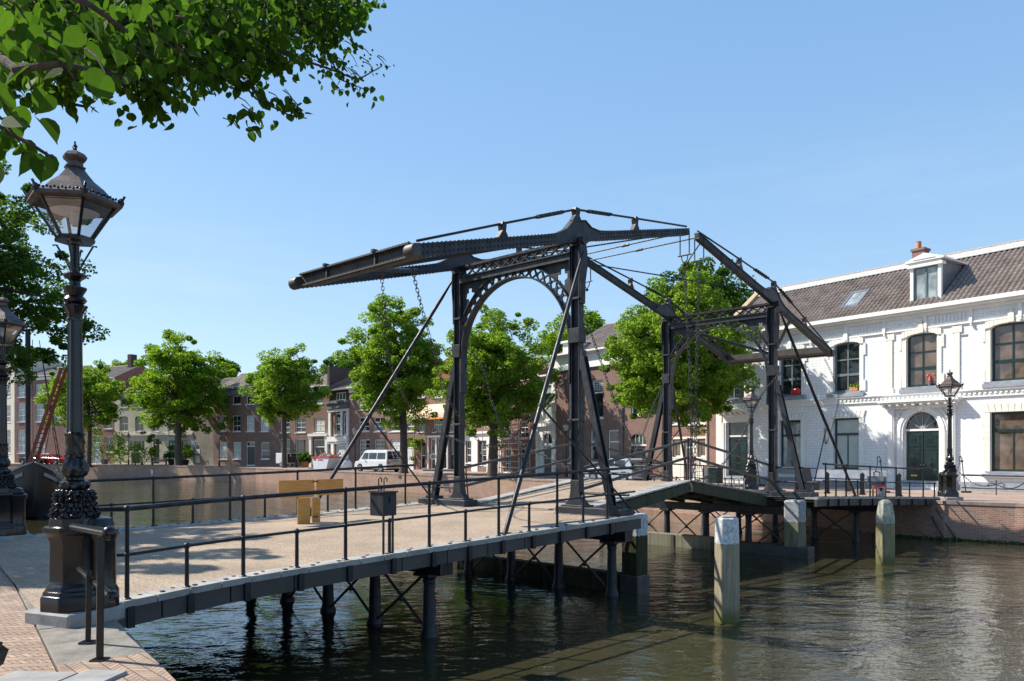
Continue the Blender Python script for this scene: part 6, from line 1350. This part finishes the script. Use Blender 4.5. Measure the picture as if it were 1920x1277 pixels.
# ------------------------------------------------------------------ vehicles
def wheel(root, x, y, r, w=.2):
    t = MB(); t.lathe([(r * .6, -w / 2), (r * .97, -w / 2), (r, -w * .3), (r, w * .3), (r * .97, w / 2), (r * .6, w / 2)], 22); t.xf(Matrix.Translation((x, y, r)) @ Matrix.Rotation(PI / 2, 4, 'X')); o = t.build('wheel', M['rubber'], root, smooth=True)
    m = MB(); m.lathe([(r * .62, -w * .52), (r * .58, -w * .54), (r * .1, -w * .40), (r * .1, w * .40), (r * .58, w * .54), (r * .62, w * .52)], 16)
    for k in range(5):
        a = 2 * PI * k / 5; m.beam((r * .1 * math.cos(a), r * .1 * math.sin(a), -w * .55), (r * .6 * math.cos(a), r * .6 * math.sin(a), -w * .55), .05, .02, (0, 0, 1)); m.beam((r * .1 * math.cos(a), r * .1 * math.sin(a), w * .55), (r * .6 * math.cos(a), r * .6 * math.sin(a), w * .55), .05, .02, (0, 0, 1))
    m.xf(Matrix.Translation((x, y, r)) @ Matrix.Rotation(PI / 2, 4, 'X')); m.build('rim', mottled('alloy', g(.35), g(.5), 8, .3, metal=.8) if 'alloy' not in M else M['alloy'], o)
M['alloy'] = mottled('alloy', g(.35), g(.5), 8, .3, metal=.8)
def car(label, loc, rz, paint, L_=4.2, Wd=1.74, low=None, roof=None, glassx=None, r=.32, wx=(.75, 3.35), cat='car', name='parked_car', group=None, rear_plate=True):
    root = thing(name, label, cat, loc, rz, group)
    m = MB(); m.prism(low, -Wd / 2, Wd / 2, 'y'); b = m.build('body', M[paint], root, bevel=.05)
    m = MB(); ins = .12; bot = roof[0][1]
    n = len(roof); top = max(p[1] for p in roof)
    def yy(z): return Wd / 2 - .03 - ins * (z - bot) / (top - bot)
    vs = [(p[0], -yy(p[1]), p[1]) for p in roof] + [(p[0], yy(p[1]), p[1]) for p in roof]
    m.add(vs, [tuple(range(n))[::-1], tuple(range(n, 2 * n))] + [(i, (i + 1) % n, n + (i + 1) % n, n + i) for i in range(n)]); m.build('cabin', M[paint], root, bevel=.03)
    m = MB()
    for (xa, xb, za, zb, dx0, dx1) in glassx:
        for s in (-1, 1):
            q = [(xa, za), (xb, za), (xb + dx1, zb), (xa + dx0, zb)]; vs = [(x, s * (yy(z) + .004), z) for x, z in q] + [(x, s * (yy(z) - .03), z) for x, z in q]
            m.add(vs, [(0, 1, 2, 3), (7, 6, 5, 4), (0, 4, 5, 1), (1, 5, 6, 2), (2, 6, 7, 3), (3, 7, 4, 0)])
    # front and rear screens on the first and last roof slopes
    for (a, b_) in ((roof[0], roof[1]), (roof[-1], roof[-2])):
        a = Vector((a[0], 0, a[1])); b_ = Vector((b_[0], 0, b_[1])); out = Vector((-1 if a.x < L_ / 2 else 1, 0, 0)) * .012
        p, q = a.lerp(b_, .12) + out, a.lerp(b_, .88) + out; w0, w1 = yy(p.z) - .10, yy(q.z) - .10
        vs = [(p.x, -w0, p.z), (p.x, w0, p.z), (q.x, w1, q.z), (q.x, -w1, q.z)]; vs += [(v[0] - out.x * 3, v[1], v[2]) for v in vs]
        m.add(vs, [(0, 1, 2, 3), (7, 6, 5, 4), (0, 4, 5, 1), (1, 5, 6, 2), (2, 6, 7, 3), (3, 7, 4, 0)])
    m.build('window', M['glass'], root)
    for x in wx:
        for s in (-1, 1): wheel(root, x, s * (Wd / 2 - .09), r)
    xr, xf = low[0][0], max(p[0] for p in low)
    for s in (-1, 1):
        m = MB(); m.cbox((min(p[0] for p in low) + .02, s * (Wd / 2 - .18), low[2][1] - .22 if len(low) > 2 else .8), .08, .26, .16); m.build('tail_light', M['redpaint'], root)
        m = MB(); m.cbox((xf - .03, s * (Wd / 2 - .25), .66), .10, .34, .16); m.build('headlight', M['glass_pale'], root)
        m = MB(); m.ball((xf * .66, s * (Wd / 2 + .08), bot + .08), .09, 8, 5); m.build('wing_mirror', M[paint], root)
    m = MB(); m.box(min(p[0] for p in low) - .012, min(p[0] for p in low) + .02, -.26, .26, .62, .73); m.build('number_plate', M['yellowplate'], root)
    m = MB(); m.box(.1, L_ - .1, -Wd / 2 + .04, Wd / 2 - .04, .16, .26)
    for x in wx: m.box(x - .42, x + .42, -Wd / 2 - .004, Wd / 2 + .004, .2, .60) if False else None
    m.build('underbody', M['rubber'], root); return root
hatch = dict(low=[(.05, .25), (.0, .55), (.04, .92), (1.0, .98), (2.9, .95), (3.95, .80), (4.15, .60), (4.15, .28), (3.75, .24), (3.66, .5), (3.5, .64), (3.2, .64), (3.04, .5), (2.95, .24), (1.15, .24), (1.06, .5), (.9, .64), (.6, .64), (.44, .5), (.36, .24)], roof=[(.10, .94), (.45, 1.40), (.9, 1.47), (2.0, 1.46), (3.0, .96)],
             glassx=[(.62, 1.55, .98, 1.36, .12, 0), (1.62, 2.72, .98, 1.36, 0, -.52)])
def qdir(px): A_, B_ = P_(px - 20), P_(px + 20); return math.atan2(B_[1] - A_[1], B_[0] - A_[0])
car('small bright red hatchback parked on the far quay behind the foreground lamp', G(80, 108, .33), qdir(100) + .1, 'carred', rear_plate=True, group='cars parked on the far quay', **hatch)
car('dark estate car parked left of the red car', G(46, 108, .33), qdir(60) + .05, 'carblack', group='cars parked on the far quay', **hatch)
car('silver blue car with yellow number plate seen under the bridge handrails', G(1206, 45.5, 0), qdir(1160) + PI, 'carblue', group=None, **hatch)
# van, seen from its left side and rear
vlow = [(.0, .30), (-.04, .7), (.0, 1.05), (3.9, 1.05), (4.75, .92), (4.88, .70), (4.88, .32), (4.45, .28), (4.36, .55), (4.2, .70), (3.85, .70), (3.68, .55), (3.6, .28), (1.32, .28), (1.23, .55), (1.07, .70), (.73, .70), (.57, .55), (.48, .28)]
vroof = [(.0, 1.04), (.10, 1.90), (.35, 1.98), (3.1, 1.98), (3.45, 1.88), (4.25, 1.04)]
van = car('white camper van with a bicycle rack on its rear door on the far quay', (0, 0, 0), 0, 'carwhite', L_=4.88, Wd=1.9, low=vlow, roof=vroof, glassx=[(.25, 1.45, 1.15, 1.72, .05, 0), (1.55, 2.70, 1.15, 1.72, 0, 0), (2.78, 3.85, 1.15, 1.72, 0, -.42)], r=.34, wx=(.9, 4.02), cat='van', name='parked_van')
# place: rear near px 735, front near px 682
A_ = G(738, 68.6, .12); B_ = G(683, 71.6, .12); van.location = A_; van.rotation_euler = (0, 0, math.atan2(B_.y - A_.y, B_.x - A_.x)); van.location.y += .9
m = MB()
for y_ in (-.45, .0, .45): m.ptube([(-.04, y_, .9), (-.35, y_, .95), (-.40, y_, 1.3), (-.10, y_, 1.75)], .03, 6)
for z_ in (1.0, 1.3, 1.6): m.tube((-.33, -.55, z_), (-.33, .55, z_), .025, n=6)
m.build('bicycle_rack', M['alloy'], van)
# box trailer
tl = thing('box_trailer', 'small white box trailer with open rear beside the tree trunk', 'trailer', G(517, 89, .25), qdir(540)); m = MB(); m.box(0, 2.05, 0, 1.3, .42, 1.6); m.build('box', M['carwhite'], tl, bevel=.03)
m = MB(); m.box(2.06, 2.1, .05, 1.25, .5, 1.55); m.build('open_rear', M['rubber'], tl); m = MB(); m.box(2.1, 2.75, .0, .05, 1.5, 1.6); m.box(2.1, 2.75, 1.2, 1.25, 1.5, 1.6); m.box(2.1, 2.14, -.02, 0, .5, 1.55); m.build('rear_frame', M['lead'], tl)
for s in (0, 1.3): wheel(tl, 1.0, s, .28, .16)
# skip full of rubble
sk_ = thing('skip', 'white skip with red rim heaped with rubble on the far quay', 'skip', G(614, 76.5, .15), qdir(640) + .1)
m = MB(); bx = [(-1.35, 1.25), (1.35, 1.25), (.85, .05), (-1.05, .05)]; m.prism(bx, -.85, .85, 'y'); m.build('body', M['carwhite'], sk_)
m = MB(); m.box(-1.42, 1.42, -.90, -.80, 1.20, 1.34); m.box(-1.42, 1.42, .80, .90, 1.20, 1.34); m.box(-1.42, -1.32, -.8, .8, 1.20, 1.34); m.box(1.32, 1.42, -.8, .8, 1.20, 1.34); m.build('rim', M['redpaint'], sk_)
m = MB()
for k in range(5): m.box(-.35 + k * .16, -.24 + k * .16, -.862, -.851, .92, 1.06)
m.box(-1.1, -.7, -.862, -.851, .95, 1.2); m.build('red_markings', M['redpaint'], sk_)
m = MB()
for k in range(26): c = (R.uniform(-1.1, 1.1), R.uniform(-.6, .6), R.uniform(1.2, 1.55)); m.beam(c, (c[0] + R.uniform(-.3, .3), c[1] + R.uniform(-.3, .3), c[2] + R.uniform(-.1, .25)), R.uniform(.08, .35), R.uniform(.05, .2))
m.build('rubble', M['stone'], sk_); m = MB()
for k in range(5): x_ = -1.2 + k * .55; m.beam((x_, R.uniform(-.5, .4), 1.1), (x_ - .35 + .2 * k, -.3, 1.9 + .1 * (k % 2)), .09, .04)
m.build('timbers', M['orange'], sk_)
q = thing('debris_bag', 'big white builders bag of rubble beside the skip', 'bag', G(648, 75.5, .15), .3); m = MB(); m.lathe([(.5, 0), (.6, .3), (.58, .8), (.45, .95), (.2, .9)], 10, bump=lambda a, z: .06 * math.sin(4 * a + 5 * z)); m.build('sack', M['signwhite'], q, smooth=True); m = MB(); m.ball((0, 0, .95), .25, 7, 5); m.build('rubble', M['stone'], q)
# round sign, ladder, churn, etc.
q = thing('round_sign', 'round white sign on a pole in front of the shop', 'sign', G(812, 73.5, .05), 0); m = MB(); m.lathe([(.32, -.02), (.32, .02)], 22); m.xf(Matrix.Translation((0, 0, 1.45)) @ Matrix.Rotation(PI / 2, 4, 'X')); m.build('disc', M['signwhite'], q)
m = MB(); m.lathe([(.19, -.03), (.19, -.021)], 20); m.xf(Matrix.Translation((0, 0, 1.45)) @ Matrix.Rotation(-PI / 2, 4, 'X') @ Matrix.Translation((0, 0, 0))); m.build('ring_mark', M['greystone'], q); m = MB(); m.tube((0, 0, 0), (0, 0, 1.2), .03); m.build('pole', M['lead'], q)
def ladder(label, p, rz, hgt, w_, mat):
    q = thing('step_ladder', label, 'ladder', p, rz); m = MB()
    for s in (-1, 1): m.beam((s * w_ / 2, -.35, 0), (s * w_ * .22, 0, hgt), .06, .04); m.beam((s * w_ / 2, .4, 0), (s * w_ * .22, .02, hgt), .05, .03)
    for k in range(1, 6): t = k / 6; m.beam((-w_ * (.5 - .28 * t), -.35 * (1 - t), hgt * t), (w_ * (.5 - .28 * t), -.35 * (1 - t), hgt * t), .06, .03)
    m.build('frame', M[mat], q)
ladder('white step ladder standing by the brick house next to the white one', G(1307, 46.5, 0), .3, 1.35, .75, 'signwhite')
q = thing('stone_urn', 'pale stone urn on the pavement right of the step ladder', 'urn', G(1325, 46.6, 0)); m = MB(); m.lathe([(.26, 0), (.26, .1), (.22, .15), (.27, .6), (.24, .9), (.12, 1.0), (.15, 1.05)], 12); m.build('urn', M['cream'], q, smooth=True)
q = thing('planter_box', 'dark square planter beside the plain green door', 'planter', G(1342, 46.0, 0), .6); m = MB(); m.box(-.3, .3, -.3, .3, 0, .85); m.box(-.34, .34, -.34, .34, .85, .92); m.build('box', M['frame_green'], q)
def person(label, loc, rz, joints, radii, edges, mat, head, headmat='skin', extra=None, root_i=0):
    q = thing('person', label, 'person', loc, rz); me = bpy.data.meshes.new('body'); me.from_pydata(joints, edges, []); o = bpy.data.objects.new('body', me); scn.collection.objects.link(o); o.parent = q; me.materials.append(M[mat])
    md = o.modifiers.new('skin', 'SKIN'); sv_ = me.skin_vertices[0].data
    for i, r_ in enumerate(radii): sv_[i].radius = (r_, r_ * .8); sv_[i].use_root = (i == root_i)
    o.modifiers.new('sub', 'SUBSURF').levels = 2; o.modifiers['sub'].render_levels = 2
    m = MB(); m.lathe([(.03, -.13), (.07, -.10), (.085, -.03), (.09, .04), (.07, .10), (.02, .125)], 12, head); m.ball((head[0], head[1] - .095, head[2] - .02), .018, 6, 4)
    for s in (-1, 1): m.ball((head[0] + s * .088, head[1], head[2] - .01), .022, 6, 4)
    m.build('head', M[headmat], q, smooth=True); m = MB(); m.lathe([(.094, .0), (.10, .05), (.08, .11), (.02, .14)], 12, (head[0], head[1] + .015, head[2])); m.build('hair', M['cloth_dark'], q, smooth=True)
    return q
J = [(0, 0, .92), (0, -.05, 1.2), (0, -.10, 1.42), (0, -.12, 1.54), (-.18, -.1, 1.40), (-.24, -.2, 1.15), (-.16, -.42, 1.08), (.18, -.1, 1.40), (.25, -.18, 1.15), (.2, -.42, 1.1), (-.10, 0, .88), (-.11, -.03, .48), (-.12, .02, .06), (-.12, -.16, .04), (.10, 0, .88), (.12, .03, .48), (.13, .08, .06), (.13, -.1, .04)]
E_ = [(0, 1), (1, 2), (2, 3), (2, 4), (4, 5), (5, 6), (2, 7), (7, 8), (8, 9), (0, 10), (10, 11), (11, 12), (12, 13), (0, 14), (14, 15), (15, 16), (16, 17)]
Rd = [.15, .14, .14, .06, .075, .05, .038, .075, .05, .038, .10, .07, .05, .045, .10, .07, .05, .045]
person('person in a red and pink top standing by the brick house behind the bridge crown', G(1293, 46.8, 0), .3, J, Rd, E_, 'pink', (0, -.14, 1.66))
Jb = [(0, 0, .90), (0, -.18, 1.12), (0, -.38, 1.24), (0, -.48, 1.28), (-.18, -.38, 1.2), (-.22, -.42, .95), (-.16, -.55, .75), (.18, -.38, 1.2), (.22, -.45, .95), (.16, -.58, .78), (-.10, 0, .86), (-.12, -.06, .46), (-.12, .04, .06), (-.12, -.14, .04), (.10, 0, .86), (.12, -.02, .46), (.13, .12, .06), (.13, -.06, .04)]
person('person in dark clothes bending beside the open box trailer', G(556, 87.6, .2), -1.2, Jb, Rd, E_, 'cloth_dark', (0, -.60, 1.36))
# bollards on the far quay in front of the white house
def bollard(label, p, hgt=.95, grp='dark bollards before the white house'):
    q = thing('bollard', label, 'bollard', p, .5, grp); m = MB(); m.lathe([(.13, 0), (.13, .08), (.10, .10), (.085, hgt - .14), (.10, hgt - .12), (.09, hgt - .07), (.01, hgt)], 8); m.build('post', M['gun'], q)
bollard('dark bollard left of the white-sashed window bench', G(1494, 35.2, 0)); bollard('dark bollard below the twin blind windows', G(1551, 33.4, 0)); bollard('dark bollard left of the grey cabinet', G(1617, 32.2, 0)); bollard('dark bollard in front of the arched green door', G(1686, 31.2, 0))
for i, (px, lab) in enumerate(((1650, 'wrought iron hook stand left of the arched door'), (1803, 'wrought iron hook stand right of the lamp at the arched green door'), (1418, 'wrought iron hook stand right of the plain green door'))):
    q = thing('hook_stand', lab, 'iron stand', G(px, 34.4 if i < 2 else 42, 0), .4); m = MB(); m.ptube([(.28, 0, 0), (.10, 0, .9), (.02, 0, 1.5), (-.06, 0, 1.62)], .022, 6); m.ptube([(-.06, 0, 1.62), (-.16, 0, 1.6), (-.14, 0, 1.3), (-.28, 0, .95)], .018, 6); m.ball((.02, 0, 1.4), .06, 6, 4); m.cbox((.3, 0, .04), .35, .25, .08); m.build('stand', M['gun'], q)
q = thing('ornamental_chain', 'sagging iron chain with a wrought scroll along the white house front', 'chain', (0, 0, 0)); m = MB(); a, b, c = G(1800, 34.2, .9), G(1868, 32.4, .45), G(1932, 31, .75)
for (p, r_) in ((a, b), (b, c)):
    pts = [p.lerp(r_, k / 16) - Vector((0, 0, .28 * math.sin(PI * k / 16))) for k in range(17)]; m.ptube(pts, .018, 5)
    for t_ in pts: m.ball(t_, .032, 5, 4)
for s in (-1, 1): m.ptube([b, b + Vector((s * .2, 0, .06)), b + Vector((s * .36, 0, -.02)), b + Vector((s * .30, 0, -.1))], .02, 6)
m.tube((b.x, b.y, 0), b + Vector((0, 0, .18)), .02); m.build('chain', M['gun'], q)
q = thing('bench', 'long pale bench under the twin blind windows of the white house', 'bench', G(1585, 35.6, 0), WH.rz + 0); m = MB(); m.box(-1.7, 1.7, .0, .45, .46, .52); m.box(-1.7, 1.7, .43, .48, .60, .98); m.build('seat', M['greystone'], q); 
for x_ in (-1.6, 0, 1.6): m = MB(); m.box(x_ - .03, x_ + .03, .02, .46, 0, .459); m.build('leg', M['gun'], q)
q = thing('sandwich_board', 'dark wooden sandwich board in front of the white house', 'board', G(1511, 34.5, 0), .2); m = MB(); m.add([(-.28, -.25, 0), (.28, -.25, 0), (.2, 0, 1.15), (-.2, 0, 1.15), (-.28, -.21, 0), (.28, -.21, 0), (.2, .04, 1.15), (-.2, .04, 1.15)], [(0, 1, 2, 3), (7, 6, 5, 4), (0, 4, 5, 1), (1, 5, 6, 2), (2, 6, 7, 3), (3, 7, 4, 0)]); m.build('panel', M['iron_rust'], q)
for k in range(4):
    m = MB(); q = thing('bicycle_stand', 'bent steel bicycle stand on the far quay left of the far gate', 'bicycle stand', G(1367 + 9.5 * k, 36.4 - .3 * k, 0), .75, 'row of steel bicycle stands'); m.ptube([(0, 0, 0), (0, 0, .45), (.06, 0, .58), (.2, 0, .6), (.34, 0, .58), (.4, 0, .45), (.4, 0, 0)], .025, 8); m.build('hoop', M['alloy'], q)
q = thing('quay_bench', 'small timber bench with flower boxes on the far quay left of the tall lime', 'bench', G(286, 99.6, .31), .0); m = MB(); m.box(-1.6, 1.7, 0, .4, .42, .5); m.box(-.1, 1.7, .35, .4, .9, .98); m.build('seat', M['greystone'], q); 
for x_ in (-1.5, -.1, 1.65): m = MB(); m.box(x_ - .04, x_ + .04, 0, .4, 0, .98 if x_ > -1 else .419); m.build('leg', M['lead'], q)
m = MB(); m.box(.5, 1.5, .05, .35, .501, .78); m.build('flower_box', M['terracotta'], q)
# ladder on quay wall, iron steps at the right wall, number
q = thing('mooring_rods', 'two rusty iron rods leaning on the quay wall below the far lamp', 'iron rods', (0, 0, 0)); m = MB()
for (a, b) in (((1755, 955, 28.75), (1793, 1010, 28.2)), ((1746, 968, 28.9), (1768, 1006, 28.5))): m.tube(W(*a), W(*b), .035)
m.build('rod', M['iron_rust'], q)
tc = bpy.data.curves.new('quay_number', 'FONT'); tc.body = '8'; tc.size = 1.0; tc.extrude = .01; to = bpy.data.objects.new('tmp', tc); scn.collection.objects.link(to); bpy.context.view_layer.update()
me = bpy.data.meshes.new_from_object(to.evaluated_get(bpy.context.evaluated_depsgraph_get())); bpy.data.objects.remove(to); no = bpy.data.objects.new('quay_number', me); scn.collection.objects.link(no); me.materials.clear(); me.materials.append(M['signwhite'])
a_, b_ = Vector((-28.5, 86.6)), Vector((-46, 99)); d_ = (a_ - b_).normalized(); nn = Vector((d_.y, -d_.x)); pp = a_.lerp(b_, .985) + nn * .07
no.location = (pp.x, pp.y, -.95); no.rotation_euler = (PI / 2, 0, math.atan2(d_.y, d_.x)); tag(no, 'white number painted on the far quay wall below the shrubs', 'number')
# ------------------------------------------------------------------ barge at the left
bg_ = thing('barge', 'black hulled sailing barge with white bow stripe moored behind the second lamp', 'boat', (-23.0, 37.4, WZ), math.radians(126)); m = MB()
# local x = aft, y = port/starboard, z up
secs = []
for x_, hb, zt, zk in ((-.25, .06, 2.74, .9), (.0, .40, 2.60, .2), (.35, .85, 2.36, -.1), (1.0, 1.25, 2.02, -.4), (2.2, 1.5, 1.66, -.5), (4.5, 1.65, 1.42, -.6), (9, 1.8, 1.35, -.6), (15, 1.8, 1.3, -.6)):
    half_ = [(hb * .35, zk), (hb * .85, zk + (zt - zk) * .28), (hb * 1.02, zk + (zt - zk) * .55), (hb, zt - .25), (hb * .92, zt)]
    secs.append([(x_, -y, z) for y, z in half_[::-1]] + [(x_, y, z) for y, z in half_])
vs = [p for s_ in secs for p in s_]; k_ = 10; fs = [(i * k_ + j, i * k_ + j + 1, (i + 1) * k_ + j + 1, (i + 1) * k_ + j) for i in range(len(secs) - 1) for j in range(k_ - 1)]
fs += [(i * k_, (i + 1) * k_, (i + 1) * k_ + k_ - 1, i * k_ + k_ - 1) for i in range(len(secs) - 1)] + [tuple(range(k_))]
m.add(vs, fs); m.build('hull', M['hull'], bg_, smooth=True)
m = MB()
for s_ in (0, 9):
    lo = 8 if s_ else 1
    for i in range(1, 6):
        a, b = Vector(secs[i][lo]), Vector(secs[i + 1][lo]); o_ = Vector((-.02, .04 if s_ else -.04, -.18)); m.beam(a + o_, b + o_, .04, .16)
for i in range(0, 7):
    for e in (0, 9): m.beam(Vector(secs[i][e]), Vector(secs[i + 1][e]), .10, .08)
m.build('bow_stripe', M['stone'], bg_)
m = MB(); sd_ = lambda t, z: (Vector(secs[2][1]).lerp(Vector(secs[3][1]), t) + Vector((-.10, -.14, z - .12)))
m.ptube([sd_(0, .35), sd_(.2, .22), sd_(.35, .30), sd_(.5, .15), sd_(.7, .12), sd_(.75, .28), sd_(.6, .26), sd_(.65, .02), sd_(.85, -.05)], .035, 6); m.ptube([sd_(.1, .1), sd_(.35, .12), sd_(.9, .06)], .03, 6); m.build('scroll_ornament', M['stone'], bg_)
mt = MB(); base = Vector((1.2, .05, 2.3)); topm = Vector((.6, -1.35, 7.4))
for o_ in (Vector((-.13, .16, 0)), Vector((.13, -.16, 0))): mt.beam(base + o_, topm + o_ * .7, .10, .14)
for k in range(22): p_ = base.lerp(topm, k / 22); mt.beam(p_ + Vector((-.13, .16, 0)), p_ + Vector((.13, -.16, 0)), .05, .05)
mt.build('ladder_mast', M['redmast'], bg_); rg = MB()
for (a, b) in (((1.0, -1.2, 2.2), (3, -.5, 9)), ((2.2, -1.5, 1.9), (3, -.5, 9)), ((3.2, -1.6, 1.8), (3, -.5, 9)), ((0, 0, 2.6), (3, -.2, 9)), ((2.2, 1.5, 1.9), (3, .5, 9)), ((0, -.4, 2.6), (1.5, -1.0, 5.5))): rg.tube(a, b, .018, n=5)
for z_ in np.arange(2.6, 8, .45): t_ = (z_ - 2) / 7; rg.tube(Vector((1.0, -1.2, 2.2)).lerp(Vector((3, -.5, 9)), t_), Vector((3.2, -1.6, 1.8)).lerp(Vector((3, -.5, 9)), t_), .012, n=4)
rg.tube((3, 0, 1.5), (3, 0, 9.5), .12, n=10); rg.build('rigging', M['rubber'], bg_)
m = MB(); m.box(4.2, 9, -1.1, 1.1, 1.2, 2.1); m.build('deckhouse', M['hull'], bg_, bevel=.05)
# fine growth along the waterline of the right quay wall and weeds between coping stones
q = tag(npmesh('waterline_weed', leaf_cloud(np.array([[17.4 - .9 * t * 1.7 - .05, 27.05 + 1.5 * t * .9, WZ + .03] for t in np.linspace(-3, 2.2, 60)]), [.10] * 60, [24] * 60, .07, rs), 4, M['leaf_dark']), 'thin green weed along the waterline of the right quay wall', 'weed', kind='stuff')
